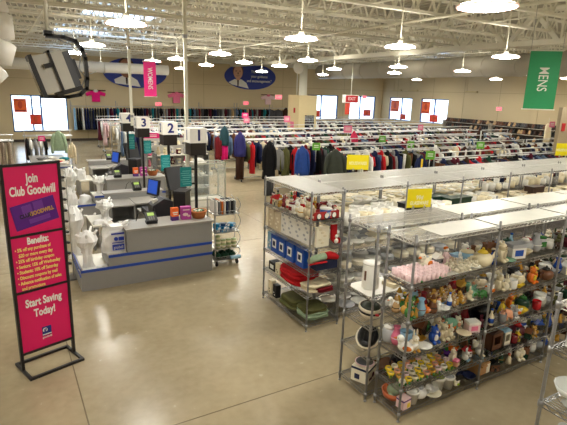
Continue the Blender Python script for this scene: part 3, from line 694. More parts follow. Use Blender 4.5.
# ------------------------------------------------------------------ checkouts
def plastic_bag(w,d,h,seed,ears=True):
    m=MB(); n=18; L=12; vs=[];fs=[]
    for j in range(L+1):
        t_=j/L; z=h*t_
        for k in range(n):
            a=2*pi*k/n; q=1-.22*t_**2
            x=w/2*q*(abs(cos(a))**.6)*(1 if cos(a)>0 else -1); y=d/2*q*(abs(sin(a))**.6)*(1 if sin(a)>0 else -1)
            nn=noise.noise_vector(Vector((x*9+seed,y*9,z*9)))
            vs.append((x+nn.x*.03,y+nn.y*.03,z+(nn.z*.035 if j else 0)))
    for j in range(L):
        for k in range(n): fs.append((j*n+k,j*n+(k+1)%n,(j+1)*n+(k+1)%n,(j+1)*n+k))
    fs.append(tuple(reversed(range(n)))); fs.append(tuple(L*n+k for k in range(n)))
    m.add(vs,fs,0,False)
    parts=[('bag_body',m)]
    if ears:
        for s in (-1,1):
            q=MB(); pts=[(s*w*.3,0,h*.9),(s*w*.4,.01,h*1.03),(s*w*.42,-.02,h*1.12),(s*w*.33,-.04,h*1.1),(s*w*.2,-.02,h*.92)]
            q.tube(pts,[.035,.03,.022,.03,.03],7); parts.append(('bag_handle',q))
    return parts
def bag(x,y,z,w,d,h,label,rz=0,seed=1,ears=True,logo=False,group=None):
    e=thing('plastic_bag',label,'bag',(x,y,z),rz,group)
    for nm,mbx in plastic_bag(w,d,h,seed,ears): mbx.build(nm,BAGWHITE,e)
    if logo:
        lm=M('blue bag print',(30,60,170),.5)
        m=MB(); m.box(-w*.2,w*.2,-d/2-.025,-d/2-.018,h*.12,h*.34); m.build('blue_print_block',lm,e)
        text('goodwill',h*.17,wt,e,(0,-d/2-.028,h*.23),sx=.6)
        m=MB(); m.box(-w*.22,w*.22,-d/2-.02,-d/2-.01,h*.72,h*.78); m.prism([(w*.07*cos(k*pi/8)-.03,h*.55+w*.07*sin(k*pi/8)) for k in range(16)],d/2+.01,d/2+.02,0,Matrix.Rotation(pi/2,4,'X')); m.box(.01,w*.2,-d/2-.02,-d/2-.01,h*.48,h*.62); m.box(-w*.2,w*.2,-d/2-.02,-d/2-.01,h*.39,h*.42); m.build('blue_logo_marks',lm,e)
    return e
def bag_column(x,y,z,h,label,seed):   # bags bunched on a holder: full head, long skirt
    e=thing('bag_bundle',label,'bags',(x,y,z),0)
    m=MB(); n=16; prof=[(.14,0),(.09,.06),(.07,.2),(.075,.4),(.10,.55),(.15,.64),(.165,.76),(.13,.88),(.05,1.0)]; vs=[];fs=[]
    for j,(r,t_) in enumerate(prof):
        for k in range(n):
            a=2*pi*k/n; nn=noise.noise_vector(Vector((cos(a)*2+seed,sin(a)*2,t_*7)))
            q=r*(1+.35*nn.x); vs.append((q*cos(a),q*sin(a),h*t_+nn.z*.02*(j>0)))
    for j in range(len(prof)-1):
        for k in range(n): fs.append((j*n+k,j*n+(k+1)%n,(j+1)*n+(k+1)%n,(j+1)*n+k))
    fs.append(tuple(reversed(range(n)))); fs.append(tuple((len(prof)-1)*n+k for k in range(n))); m.add(vs,fs,0,False)
    for k in range(5): m.tube([(.06*cos(k*1.3+seed),.06*sin(k*1.3+seed),h*.8),(.16*cos(k*1.3+seed),.16*sin(k*1.3+seed),h*(.9+.04*k))],[.03,.02],6)
    m.build('bunched_plastic',BAGWHITE,e)
    return e
def lane_light(x,y,zb,num,word,zt=2.46):
    e=thing('lane_light','white lit numeral box on a black pole, lane %s'%word,'lane light',(x,y,zb))
    k=zt-zb; w=.155
    m=MB(); m.box(-.022,.022,-.022,.022,0,k-.45); m.box(-.07,.07,-.07,.07,0,.015); m.build('pole',BLACKMETAL,e)
    m=MB(); m.box(-w*.92,w*.92,-w*.92,w*.92,k-.47,k-.255); m.build('black_box',M('black sign box',(26,18,16),.4),e)
    m=MB(); m.box(-w,w,-w,w,k-.255,k); m.build('white_light_box',M('lit white box',(226,222,212),.4,emis=.12),e)
    nb=M('dark blue number',(18,28,110),.5)
    text(num,.26,nb,e,(.01,-w-.003,k-.13),bold=.008); text(num,.24,nb,e,(-w-.003,0,k-.13),(pi/2,0,-pi/2),sx=.8,bold=.008)
    return e
def teal_card(x,y,z0,z1,w,lb):
    e=thing('teal_notice_card',lb,'sign',(x,y,0),0)
    m=MB(); m.box(-w/2,w/2,-.005,.005,z0,z1); m.build('card_sheet',M('teal card',(0,140,142),.5,var=.04),e)
    m=MB(); h=z1-z0
    for k in range(7): m.box(-w*(.3+.08*(k%3)),w*(.3+.08*((k+1)%3)),-.0065,-.005,z0+h*(.12+.11*k),z0+h*(.15+.11*k))
    m.build('pale_print_lines',M('pale teal print',(120,200,200),.6),e)
    m=MB(); m.box(w/2,w/2+.06,-.004,.012,z1-.06,z1-.03); m.box(w/2,w/2+.06,-.004,.012,z0+.03,z0+.06); m.build('card_clip',BLACKMETAL,e)
def card_reader(x,y,z,lb,rz=0):
    e=thing('card_reader',lb,'card reader',(x,y,z),rz)
    m=MB(); m.prism([(-.09,-.07),(.09,-.07),(.075,.1),(-.075,.1)],0,.03); m.lathe([(.045,.03),(.035,.07)],10); m.build('reader_base',DARKPL,e)
    X=Matrix.Translation((0,0,.10))@Matrix.Rotation(R(35),4,'X')
    m=MB(); m.box(-.09,.09,-.1,.1,-.02,.025,0,X); m.build('reader_body',DARKPL,e)
    m=MB(); m.box(-.055,.055,.01,.075,.025,.029,0,X); m.build('green_display',M('greenish display',(150,180,90),.3,emis=.3),e)
    m=MB()
    for i in range(4):
        for j in range(3): m.box(-.05+j*.036,-.025+j*.036,-.08+i*.02,-.067+i*.02,.025,.03,0,X)
    m.build('keypad',plastic('grey'),e)
    m=MB(); m.tube([(.07,.03,.1),(.075,.045,.23)],.005,6); m.build('stylus',plastic('black'),e)
    m=MB(); m.tube([(-.05,.08,.05),(-.1,.16,.18),(-.17,.18,.12),(-.2,.2,.0)],.005,6); m.build('cord',RUBBER,e)
def snack_trio(x,y,z,ln):
    x+=.1
    e=thing('orange_snack_box','orange and purple snack box standing on the lane %s counter'%ln,'box',(x,y,z),.05)
    m=MB(); m.box(-.06,.06,-.04,.04,0,.22); m.build('box_body',M('bright orange carton',(244,110,36),.5),e)
    m=MB(); m.box(-.061,.061,-.041,.041,.0,.07); m.build('purple_band',card('purple'),e)
    m=MB(); m.box(-.045,.045,-.042,-.04,.13,.15); m.box(-.035,.035,-.042,-.04,.1,.115); m.build('white_print',wt,e)
    e=thing('purple_snack_box','magenta purple snack box between the orange box and the basket on lane %s'%ln,'box',(x+.2,y+.01,z),-.05)
    m=MB(); m.box(-.085,.085,-.05,.05,0,.22); m.build('box_body',M('magenta carton',(176,60,150),.5),e)
    m=MB(); m.box(-.06,.06,-.052,-.05,.16,.18); m.ell((-.02,-.052,.09),(.05,.003,.03),10,4); m.ell((.04,-.052,.06),(.03,.003,.02),10,4); m.build('white_print',card('pale pink'),e)
    e=thing('wicker_basket','round wicker basket of wrapped sweets on the lane %s counter'%ln,'basket',(x+.43,y,z))
    m=MB(); m.lathe([(.1,0),(.12,.05),(.14,.11),(.145,.13),(.13,.13),(.11,.05)],18); m.tube([(.143*cos(k*pi/9),.143*sin(k*pi/9),.125) for k in range(19)],.012,6,caps=False)
    m.build('basket_body',M('orange brown wicker',(176,104,52),.7,var=.3,scale=60,bump=.4),e)
    m=MB()
    for k in range(16): m.ell((.09*sin(k*2.4)*(k/16)**.5,.09*cos(k*2.4)*(k/16)**.5,.135),(.025,.02,.015),6,4,k%3)
    o=m.build('sweets',[card('mint'),card('white'),card('dark green')],e)
def counter(x0,y0,ln,face=-1):
    """customer face at y0, looking to face*Y"""
    s=-face; e=thing('checkout_counter','grey stepped checkout counter with blue edge stripes, lane %s'%ln,'counter',(x0,y0,0))
    def Y(a,b_): return (min(a*s,b_*s),max(a*s,b_*s))
    L=2.16
    m=MB(); m.box(0,L,*Y(0,.03),0,.33); m.box(.42,L,*Y(0,.03),.33,.52); m.box(.72,L,*Y(.0,.03),.52,.90)
    m.box(L-.03,L,*Y(.03,.5),0,.90); m.box(.0,.03,*Y(.03,.85),0,.36); m.box(.42,.45,*Y(.03,.62),.33,.52); m.box(.72,.75,*Y(.03,.5),.3,.90)
    m.box(.03,L,*Y(.47,.5),0,.3); m.build('front_panel',GREYLAM,e)
    m=MB(); m.box(.7,L+.03,*Y(-.03,.56),.90,.93); m.build('countertop',GREYTOP,e)
    m=MB(); m.box(.03,.72,*Y(.03,.85),.28,.31); m.build('bag_tray',WHITELAM,e)
    m=MB(); m.box(.42,.72,*Y(.0,.62),.50,.525); m.build('bag_step',WHITELAM,e)
    for z,a in ((.33,0.0),(.52,.42)):
        m=MB(); m.box(a,L,*Y(-.012,0),z-.022,z+.022); m.build('blue_stripe',BLUETRIM,e)
    for z in (.33,.45):
        m=MB(); m.box(-.012,0,*Y(-.012,.85),z-.09,z-.055) ; m.build('blue_stripe',BLUETRIM,e)
    return e
def back_counter(x0,y0,ln,white=False):
    e=thing('bagging_counter','grey open shelved bagging counter seen from the cashier side, lane %s'%ln,'counter',(x0,y0,0))
    m=MB(); m.box(0,.03,0,.6,0,.72); m.box(.47,.50,0,.6,0,.72); m.box(.03,.47,.57,.6,0,.72); m.box(.5,.92,.45,.48,0,.72); m.box(.9,.93,0,.45,0,.72); m.box(0,1.25,.62,.65,0,.86); m.build('carcass',GREYLAM,e)
    m=MB(); m.box(-.02,.5,-.02,.62,.72,.75); m.box(.5,.95,-.02,.62,.735,.765); m.build('countertop',GREYTOP,e)
    m=MB(); m.box(.03,.47,.02,.57,.36,.38); m.build('shelf',GREYLAM,e)
    m=MB(); m.box(-.02,1.28,.62,.95,.86,.89); m.build('upper_ledge',GREYTOP,e)
    m=MB(); m.box(-.42,-.02,-.45,.45,.46,.49); m.build('bag_tray',WHITELAM,e)
    m=MB(); m.box(-.42,-.39,-.45,.45,0,.46); m.box(-.05,-.02,-.45,.45,0,.46); m.build('tray_leg_panel',GREYLAM,e)
    return e
counter(.85,7.55,'one'); counter(1.38,12.07,'three')
back_counter(1.78,9.98,'two'); back_counter(2.22,15.0,'four')
# return desk with the register between lanes one and two
def register(x,y,ln):
    e=thing('register_desk','low grey desk carrying the register between lanes %s'%ln,'desk',(x,y,0))
    m=MB(); m.box(-.32,.32,-.75,.75,.70,.73); m.build('countertop',GREYTOP,e)
    m=MB(); m.box(-.30,-.27,-.72,.72,0,.70); m.box(.27,.3,-.72,.72,0,.70); m.build('side_panel',GREYLAM,e)
    e=thing('cash_drawer','black cash drawer under the lane %s screen'%ln,'cash drawer',(x-.12,y+.15,.73))
    m=MB(); m.box(-.2,.2,-.2,.22,0,.12); m.build('drawer_body',DARKPL,e)
    m=MB(); m.box(-.205,-.2,-.2,.2,.02,.1); m.tube([(-.207,.05,.06),(-.207,.05,.075)],.012,8); m.build('drawer_front',plastic('black'),e)
    e=thing('receipt_printer','black boxy receipt printer beside the lane %s screen'%ln,'printer',(x-.12,y-.28,.73))
    m=MB(); m.prism([(-.19,0),(.19,0),(.19,.36),(.02,.42),(-.19,.3)],-.16,.16,0,Matrix.Rotation(pi/2,4,'X')); m.build('printer_body',DARKPL,e)
    m=MB(); m.box(-.15,-.06,-.04,.04,.3,.4); m.build('paper_slip',wt,e)
    e=thing('register_screen','black flat screen with a blue display, lane %s'%ln,'monitor',(x-.1,y+.25,.85),R(-8))
    m=MB(); m.box(-.1,.1,-.12,.12,0,.02); m.bar((0,0,.02),(.03,0,.2),.05); m.build('stand',DARKPL,e)
    X=Matrix.Translation((0,0,.38))@Matrix.Rotation(R(-62),4,'Z')@Matrix.Rotation(R(-10),4,'X')
    m=MB(); m.box(-.17,.17,-.02,.03,-.15,.17,0,X); m.build('screen_shell',DARKPL,e)
    m=MB(); m.box(-.145,.145,-.024,-.02,-.11,.145,0,X); m.build('blue_display',M('blue screen glow',(30,70,160),.3,emis=.45,var=.3,scale=6),e)
    for q,(dx,dy,hh,nm) in enumerate(((.30,.1,.42,'keyboard_tray'),(.27,-.4,.36,'black_bin'))):
        e=thing('customer_display' if q==0 else 'black_bin',('black tilted customer screen seen from behind, lane %s' if q==0 else 'upright black bin at the counter end, lane %s')%ln,'monitor' if q==0 else 'bin',(x+dx,y+dy,.73),R(20+30*q)); e.scale=(1.25,1.1,1.35)
        if q==0:
            X=Matrix.Translation((0,0,.5))@Matrix.Rotation(R(-22),4,'X')
            m=MB(); m.box(-.16,.16,-.03,.03,-.16,.18,0,X); m.prism([(-.11,-.1),(.11,-.1),(.07,.14),(-.07,.14)],.03,.07,0,X@Matrix.Rotation(-pi/2,4,'X')@Matrix.Translation((0,0,0))); m.build('screen_shell',DARKPL,e)
            m=MB(); m.box(-.09,.09,-.09,.09,0,.02); m.bar((0,0,.02),(0,.02,.42),.06); m.build('stand',DARKPL,e)
        else:
            m=MB(); m.prism([(-.1,-.09),(.1,-.09),(.13,.11),(-.13,.11)],0,.38); m.build('bin_body',plastic('black'),e)
            m=MB(); m.box(-.13,.13,-.1,.12,.38,.41); m.build('bin_lid',DARKPL,e)
register(2.56,8.95,'one'); register(2.75,13.4,'three')
lane_light(2.97,8.2,.0,'1','one, nearest and largest in view'); lane_light(2.97,9.82,.0,'2','two, just behind lane one',2.46); lane_light(2.92,11.75,.0,'3','three, beside the slim white power pole',2.44); lane_light(2.9,13.2,.0,'4','four, farthest of the lane lights',2.46)
teal_card(2.78,8.2,1.42,1.77,.21,'teal notice card hung beside the lane one pole'); teal_card(2.85,9.66,1.48,1.8,.19,'teal notice card hung beside the lane two pole')
teal_card(3.04,11.78,1.56,1.88,.19,'teal notice card hung beside the lane three pole'); teal_card(3.0,13.25,1.5,1.91,.16,'teal notice card hung beside the lane four pole')
card_reader(2.02,7.78,.93,'card reader with green display on the lane one counter')
card_reader(2.4,12.3,.93,'card reader on the lane three counter top')
card_reader(2.5,10.75,.89,'black card reader with upright stylus on the lane two ledge'); card_reader(2.85,15.75,.89,'card reader at the end of the lane four ledge')
snack_trio(2.33,7.8,.93,'one'); snack_trio(2.75,12.3,.93,'three')
bag(1.45,7.80,.525,.46,.26,.43,'white carrier bag with blue print on the lane one counter step',0,3,True,True)
bag_column(.99,7.72,.31,.62,'tall bunch of white bags on the low tray of lane one',2)
bag(1.2,7.66,.31,.2,.1,.05,'flat white bag end lying on the lane one tray beside the bunch',.3,5,False)
bag_column(1.66,9.95,.49,.42,'bunch of white bags on the lane two tray',8)
bag(1.52,9.7,.49,.26,.2,.06,'flat stack of white bags lying on the lane two tray',.1,9,False)
bag_column(1.0,9.3,.0,.98,'tall pale bunch of white bags behind lane one, beside the pink sign',11)
bag_column(1.12,11.0,.0,1.0,'tall bunch of white bags standing between lanes two and three',13)
bag(1.45,10.6,.0,.3,.3,.42,'crumpled white bags heaped on the floor behind lane one',.4,15,True)
bag_column(1.98,12.35,.525,.45,'bunch of white bags on the lane three counter step',17)
bag(1.62,12.4,.31,.28,.24,.2,'slumped white bags on the lane three low tray',.2,19,False)
bag_column(1.5,14.1,.0,.95,'bunch of white bags beyond lane three',21)
bag(1.85,14.75,.49,.3,.2,.3,'white bag bunch on the lane four tray',0,23,True)
# keypad stand / rail of black clips beside the pink sign
e=thing('clip_rail_stand','slim metal upright stand with a column of black clips behind the pink sign','stand',(.72,8.25,0))
m=MB(); m.tube([(0,0,0),(0,0,1.85)],.014,8); m.tube([(.1,0,0),(.1,0,1.85)],.01,8); m.build('upright',CHROME,e)
m=MB(); m.box(-.12,.2,-.15,.15,0,.02); m.build('base_plate',STEEL,e)
for k in range(9):
    m=MB(); m.box(-.005,.06,-.045,-.01,.25+k*.18,.29+k*.18); m.ell((.055,-.05,.27+k*.18),(.03,.03,.022),8,5); m.build('black_clip',plastic('black'),e)

# desk far left, with folded clothes
e=thing('service_desk','white panelled service desk with blue grey edge near the far shop window','desk',(.72,15.0,0))
m=MB(); m.box(0,.95,0,.04,.0,.82); m.box(.91,.95,.04,2.6,0,.82); m.box(0,.04,.04,2.6,0,.82); m.build('carcass',WHITELAM,e)
m=MB(); m.box(-.03,.98,-.03,2.65,.82,.86); m.build('countertop',GREYTOP,e)
m=MB(); m.box(-.035,.985,-.04,-.03,.80,.85); m.build('blue_edge',M('grey blue edge',(70,84,130),.4),e)
m=MB(); m.box(.6,.72,-.01,0,.42,.58); m.build('grey_plate',plastic('grey'),e)
m=MB(); m.box(.05,.4,-.012,0,.5,.75); m.build('dark_opening',plastic('black'),e)
def folded(x,y,z,w,d,h,c,label,cat='folded clothes',name='folded_garment',layers=3,rz=0,group=None):
    m=MB(); n=32
    for k in range(layers):
        zz=h*k/layers; hh=h/layers*1.05; vs=[]; fs=[]; dx,dy,sd=rnd.uniform(-.015,.015),rnd.uniform(-.015,.015),rnd.uniform(0,50)
        pr_=[(.90,0),(.98,.2),(1,.5),(.97,.85),(.88,1),(.5,1.02),(.05,1.03)]
        for q_,t_ in pr_:
            for a_ in range(n):
                a=2*pi*a_/n; cx_=abs(cos(a))**.45*(1 if cos(a)>0 else -1); cy_=abs(sin(a))**.45*(1 if sin(a)>0 else -1)
                x_=q_*w/2*cx_+dx; y_=q_*d/2*cy_+dy; nn=noise.noise_vector(Vector((x_*7+sd,y_*7,k)))
                vs.append((x_+nn.x*.02,y_+nn.y*.02,max(0,zz+t_*hh+nn.z*.014*(t_>0 and 1 or 0))))
        for j in range(len(pr_)-1):
            for a_ in range(n): fs.append((j*n+a_,j*n+(a_+1)%n,(j+1)*n+(a_+1)%n,(j+1)*n+a_))
        fs.append(tuple(reversed(range(n)))); fs.append(tuple((len(pr_)-1)*n+a_ for a_ in range(n)))
        m.add(vs,fs,0,True)
    return m.build(name,cloth(c),None,(x,y,z),rz,label=label,cat=cat,group=group)
for k,(x,y,c) in enumerate(((1.0,15.3,'pink'),(1.25,15.4,'black'),(1.5,15.35,'white'),(1.1,15.9,'white'),(1.45,15.9,'cream'),(1.62,16.3,'teal'),(1.0,16.5,'grey'),(1.3,16.6,'white'),(1.35,15.62,'red'))):
    folded(x,y,.86,.24,.24,.07,c,'%s crumpled garment lying on the service desk, %s'%(c,['at its near corner','near its front edge','by its front corner','behind the pink one','in the middle','at the aisle side','towards its back','farthest back','tucked between the white ones'][k]),rz=k*.5)
e=rack(.6,18.2,1.5,'clothes rack standing behind the service desk by the far shop window',group=None)
for k,(x,c) in enumerate(((.8,'white'),(.95,'grey'),(1.1,'white'),(1.25,'black'),(.7,'black'))):
    garment('shirt',x,18.04,1.45,c,'%s shirt on the rack behind the service desk, %s'%(c,['near its window end','second along','third along','beside the green blouse','at its very end'][k]),None)
display('sage_blouse',1.62,17.6,1.62,'sage','pale green blouse spread out above the service desk',coat_parts('sage',.62,.24,False),rz=-.1,sc=1.0)
display('beige_jacket',2.02,17.7,1.22,'beige','beige jacket hanging beside the pale green blouse',coat_parts('beige',.5,.18,False),rz=-.4)
tag_card(1.1,17.35,1.35,.26,.22,'hot pink','hot pink card in front of the pale green blouse',0)
# floral garments at far left
e=rack(-1.9,16.8,2.2,'clothes rack at the edge of the shop behind the pink sign',group=None)
FL=M('floral cotton cloth',(150,134,116),.85,var=.6,scale=38)
for k in range(4):
    x=-.35+k*.17
    o=garment('dress',x,16.6,1.5,'beige','patterned dress on the rack behind the pink sign, %s from the aisle'%ORD[3-k],None,sc=(1.2,1,.95)); skin(o,[FL if k!=1 else cloth('pale pink'),FL])
for k in range(7):
    c=['black','pink','white','navy','grey','black','teal'][k]; garment('shirt',-.5-k*.17,16.6,1.45,c,'%s shirt on the rack behind the pink sign, %s behind the dresses'%(c,ORD[k]),None)
# ------------------------------------------------------------------ glass display case
e=thing('display_case','glass display case with pale frame beyond the lane one light','display case',(4.2,12.1,0))
DL,DD,DH=1.05,.55,1.2
m=MB()
for x in (0,DL-.03):
    for y in (0,DD-.03): m.box(x,x+.03,y,y+.03,.0,DH)
for z in (.18,DH-.03):
    m.box(0,DL,0,.03,z,z+.03); m.box(0,DL,DD-.03,DD,z,z+.03); m.box(0,.03,0,DD,z,z+.03); m.box(DL-.03,DL,0,DD,z,z+.03)
m.build('case_frame',M('pale aluminium',(190,190,178),.35,.5),e)
m=MB(); m.box(.0,DL,0,DD,0,.18); m.build('plinth',WHITELAM,e)
for q in ((.03,DL-.03,.005,.012,.21,DH-.03),(.005,.012,.03,DD-.03,.21,DH-.03),(DL-.012,DL-.005,.03,DD-.03,.21,DH-.03),(.03,DL-.03,.03,DD-.03,DH-.02,DH-.012)):
    m=MB(); m.box(*q); m.build('glass_pane',GLASS,e)
for z in (.5,.82):
    m=MB(); m.box(.03,DL-.03,.04,DD-.04,z,z+.008); m.build('glass_shelf',GLASS,e)
e=thing('white_cake_dome','white domed dish on top of the glass display case','dish',(4.55,12.35,1.2)); m=MB(); m.lathe([(.02,.0),(.22,.0),(.23,.02),(.2,.03),(.02,.03)],20); m.build('plate',ceramic('white'),e); m=MB(); m.lathe([(.16,.03),(.15,.07),(.09,.11),(.02,.12)],20); m.build('dome_lid',ceramic('white'),e)

# ------------------------------------------------------------------ small ware prototypes (material slot 0 main, 1 accent, 2 dark detail)
PR={}
def proto(kind,*parts):
    PR[kind]=[(nm,mb.mesh(nm,[ceramic('white'),ceramic('cream'),ceramic('black')])) for nm,mb in parts]
def q(f_): m=MB(); f_(m); return m
def mug_body(m,r=.04,h=.09): m.lathe([(r*.85,0),(r,.01),(r,h),(r*.9,h),(r*.85,.015)],14); m.lathe([(.001,0),(r*.88,.001)],14,1,(0,0,h*.75))
mh=lambda m: m.tube([(.038,0,.075),(.062,0,.07),(.068,0,.045),(.058,0,.022),(.037,0,.018)],.006,6)
proto('mug',('mug',q(mug_body)),('handle',q(mh)))
_mm=MB(); mug_body(_mm); mh(_mm); proto('small_mug',('mug',_mm))
proto('bowl',('bowl',q(lambda m:m.lathe([(.035,0),(.04,.01),(.075,.045),(.085,.06),(.078,.058),(.05,.02),(.01,.012)],16))))
proto('plate_stack',('plate_stack',q(lambda m:[m.lathe([(.06,0),(.07,.004),(.11,.012),(.11,.016),(.06,.008)],16,0,(0,0,k*.012)) for k in range(5)])))
proto('glass_bowl',('bowl',q(lambda m:m.lathe([(.05,0),(.055,.01),(.02,.03),(.03,.05),(.09,.08),(.115,.13),(.108,.13),(.08,.085),(.01,.06)],18))))
proto('glass_tumbler',('tumbler',q(lambda m:m.lathe([(.03,0),(.04,.12),(.037,.12),(.028,.01)],12))))
def flowerpot(m): m.lathe([(.045,0),(.062,.11),(.068,.11),(.068,.135),(.058,.135),(.056,.11),(.05,.1)],16)
proto('flower_pot',('pot',q(flowerpot)),('pot_filling',q(lambda m:m.lathe([(.056,.0),(.03,.008),(.001,.01)],16,1,(0,0,.127)))))
proto('teapot',('pot_body',q(lambda m:m.lathe([(.04,0),(.075,.03),(.085,.065),(.07,.1),(.035,.118)],18))),
  ('lid',q(lambda m:(m.lathe([(.045,.115),(.03,.135),(.008,.14)],16,1),m.ell((0,0,.148),.012,8,5,1)))),
  ('spout',q(lambda m:m.tube([(.075,0,.05),(.11,0,.07),(.125,0,.11)],[.02,.014,.009],8))),('handle',q(lambda m:m.tube([(-.07,0,.09),(-.12,0,.09),(-.125,0,.05),(-.08,0,.03)],.008,6))))
def bear(m):
    m.ell((0,0,.055),(.045,.04,.055),12,7); m.ell((0,-.01,.125),(.035,.032,.032),12,7)
    for s in (-1,1):
        m.ell((s*.025,0,.155),.012,8,5); m.ell((s*.045,-.02,.075),(.014,.016,.03),8,5); m.ell((s*.025,-.04,.018),(.018,.024,.016),8,5); m.ell((s*.012,-.04,.132),.0045,6,4,2)
    m.ell((0,-.04,.118),(.013,.01,.01),8,5,1); m.ell((0,-.035,.06),(.025,.012,.03),8,5,1)
proto('bear_figurine',('figurine',q(bear)))
def angel(m):
    m.lathe([(.04,0),(.032,.04),(.018,.09),(.014,.1)],12,0); m.ell((0,0,.118),.019,10,6,1); m.ell((0,.004,.126),(.02,.019,.015),10,5,2)
    for s in (-1,1): m.tube([(s*.016,0,.09),(s*.03,-.02,.065),(s*.008,-.032,.07)],.006,6,0)
proto('doll_figurine',('figurine',q(angel)))
def duck(m):
    m.ell((0,0,.04),(.055,.036,.038),12,7); m.ell((-.038,0,.092),.026,10,6); m.tube([(-.03,0,.05),(-.038,0,.08)],.02,8); m.lathe([(.01,0),(.003,.022)],8,1,X=Matrix.Translation((-.06,0,.09))@Matrix.Rotation(-pi/2,4,'Y'))
    m.tube([(.045,0,.05),(.075,0,.075)],[.018,.004],8); 
    for s in (-1,1): m.ell((-.05,s*.018,.1),.0035,6,4,2); m.ell((.01,s*.034,.045),(.03,.008,.018),8,5,1)
proto('bird_figurine',('figurine',q(duck)))
def rabbit(m):
    m.ell((0,0,.045),(.04,.045,.045),12,7); m.ell((0,-.02,.105),(.026,.028,.026),10,6)
    for s in (-1,1): m.ell((s*.013,-.01,.15),(.009,.007,.03),8,5); m.ell((s*.02,-.045,.015),(.012,.02,.012),8,5,1); m.ell((s*.01,-.045,.11),.0035,6,4,2)
    m.ell((0,.045,.04),.014,8,5,1)
proto('rabbit_figurine',('figurine',q(rabbit)))
def pig(m):
    m.ell((0,0,.05),(.06,.04,.04),12,7); m.ell((-.055,0,.06),(.03,.03,.03),10,6); m.tube([(-.08,0,.055),(-.095,0,.055)],.012,8,1)
    for x in (-.03,.035):
        for s in (-1,1): m.tube([(x,s*.022,.03),(x,s*.022,0)],[.015,.012],8)
    for s in (-1,1): m.ell((-.05,s*.02,.092),(.01,.008,.014),6,4)
proto('pig_figurine',('figurine',q(pig)))
def tulip(m):
    m.lathe([(.018,0),(.012,.012),(.03,.03),(.038,.055),(.032,.07),(.028,.066),(.02,.035)],10,0); m.lathe([(.002,.0),(.028,.0)],10,1,(0,0,.058))
    for k in range(3): m.ell((.034*cos(k*2.1),.034*sin(k*2.1),.025),(.014,.01,.02),6,4,2)
proto('flower_cup',('candle_cup',q(tulip)))
def vase(m): m.lathe([(.03,0),(.045,.03),(.05,.07),(.03,.12),(.022,.15),(.034,.175),(.03,.175),(.018,.15)],14); m.tube([(.0505*cos(k*pi/7),.0505*sin(k*pi/7),.07) for k in range(15)],.004,5,1,caps=False)
proto('vase',('vase',q(vase)))
def jar(m): m.lathe([(.04,0),(.05,.02),(.05,.09),(.035,.11)],14); m.lathe([(.04,.11),(.038,.125),(.01,.135)],14,1); m.ell((0,0,.14),.01,6,4,1)
proto('lidded_jar',('jar',q(jar)))
def bottle(m): m.lathe([(.03,0),(.034,.01),(.034,.11),(.014,.15),(.013,.19)],12); m.lathe([(.016,.19),(.016,.21)],10,1); m.lathe([(.0348,.03),(.0348,.09)],12,1)
proto('bottle',('bottle',q(bottle)))
def house(m): m.box(-.05,.05,-.035,.035,0,.08); m.prism([(-.06,.08),(.06,.08),(0,.13)],-.04,.04,1,Matrix.Rotation(pi/2,4,'X')); m.box(-.012,.012,-.037,-.035,0,.04,2); m.box(-.04,-.022,-.037,-.035,.04,.06,2); m.box(.022,.04,-.037,-.035,.04,.06,2); m.box(.025,.04,-.01,.01,.1,.14,1)
proto('ceramic_house',('house',q(house)))
def santa(m): m.lathe([(.045,0),(.05,.03),(.035,.09),(.025,.11)],12,0); m.ell((0,0,.125),(.024,.024,.022),10,6,1); m.lathe([(.026,.135),(.01,.175),(.003,.185)],10,0); m.ell((0,0,.187),.009,6,4,1); m.ell((0,-.022,.11),(.018,.01,.02),8,5,1); m.lathe([(.047,.045),(.045,.055)],12,2)
proto('santa_ornament',('ornament',q(santa)))
def tin(m): m.lathe([(.055,0),(.055,.11)],18); m.lathe([(.058,.11),(.058,.125),(.01,.13)],18,1); m.box(-.03,.03,-.057,-.054,.03,.08,1)
proto('tin',('tin_body',q(tin)))
def boxy(m): m.box(-.06,.06,-.045,.045,0,.1); m.box(-.062,.062,-.047,.047,.08,.105,1); m.box(-.035,.035,-.048,-.045,.02,.065,2)
proto('gift_box',('box_body',q(boxy)))
def dish(m): m.lathe([(.05,0),(.1,.02),(.115,.035),(.1,.03),(.04,.012)],18)
proto('shallow_dish',('dish',q(dish)))
def item(kind,x,y,z,sc,main,acc,dk,label,cat,group=None,rz=0.,mats=None):
    ps=PR[kind]; o=put(kind,ps[0][1],None,(x,y,z),rz,label,cat,group,sc=sc)
    mm=mats or [ceramic(main),ceramic(acc),ceramic(dk)]; skin(o,mm)
    for nm,me in ps[1:]: c=put(nm,me,o); skin(c,mm)
    return o
# things in the display case
for k in range(6):
    c=['white','cream','white','silver','white','beige'][k]
    item(['mug','vase','teapot','bowl','lidded_jar','mug'][k],4.35+.14*k,12.35,.508 if k%2 else .828,.95,c,'cream','grey','%s %s in the glass display case, %s of six'%(c,['mug','vase','teapot','bowl','jar','small mug'][k],ORD[k]),['mug','vase','teapot','bowl','jar','mug'][k])
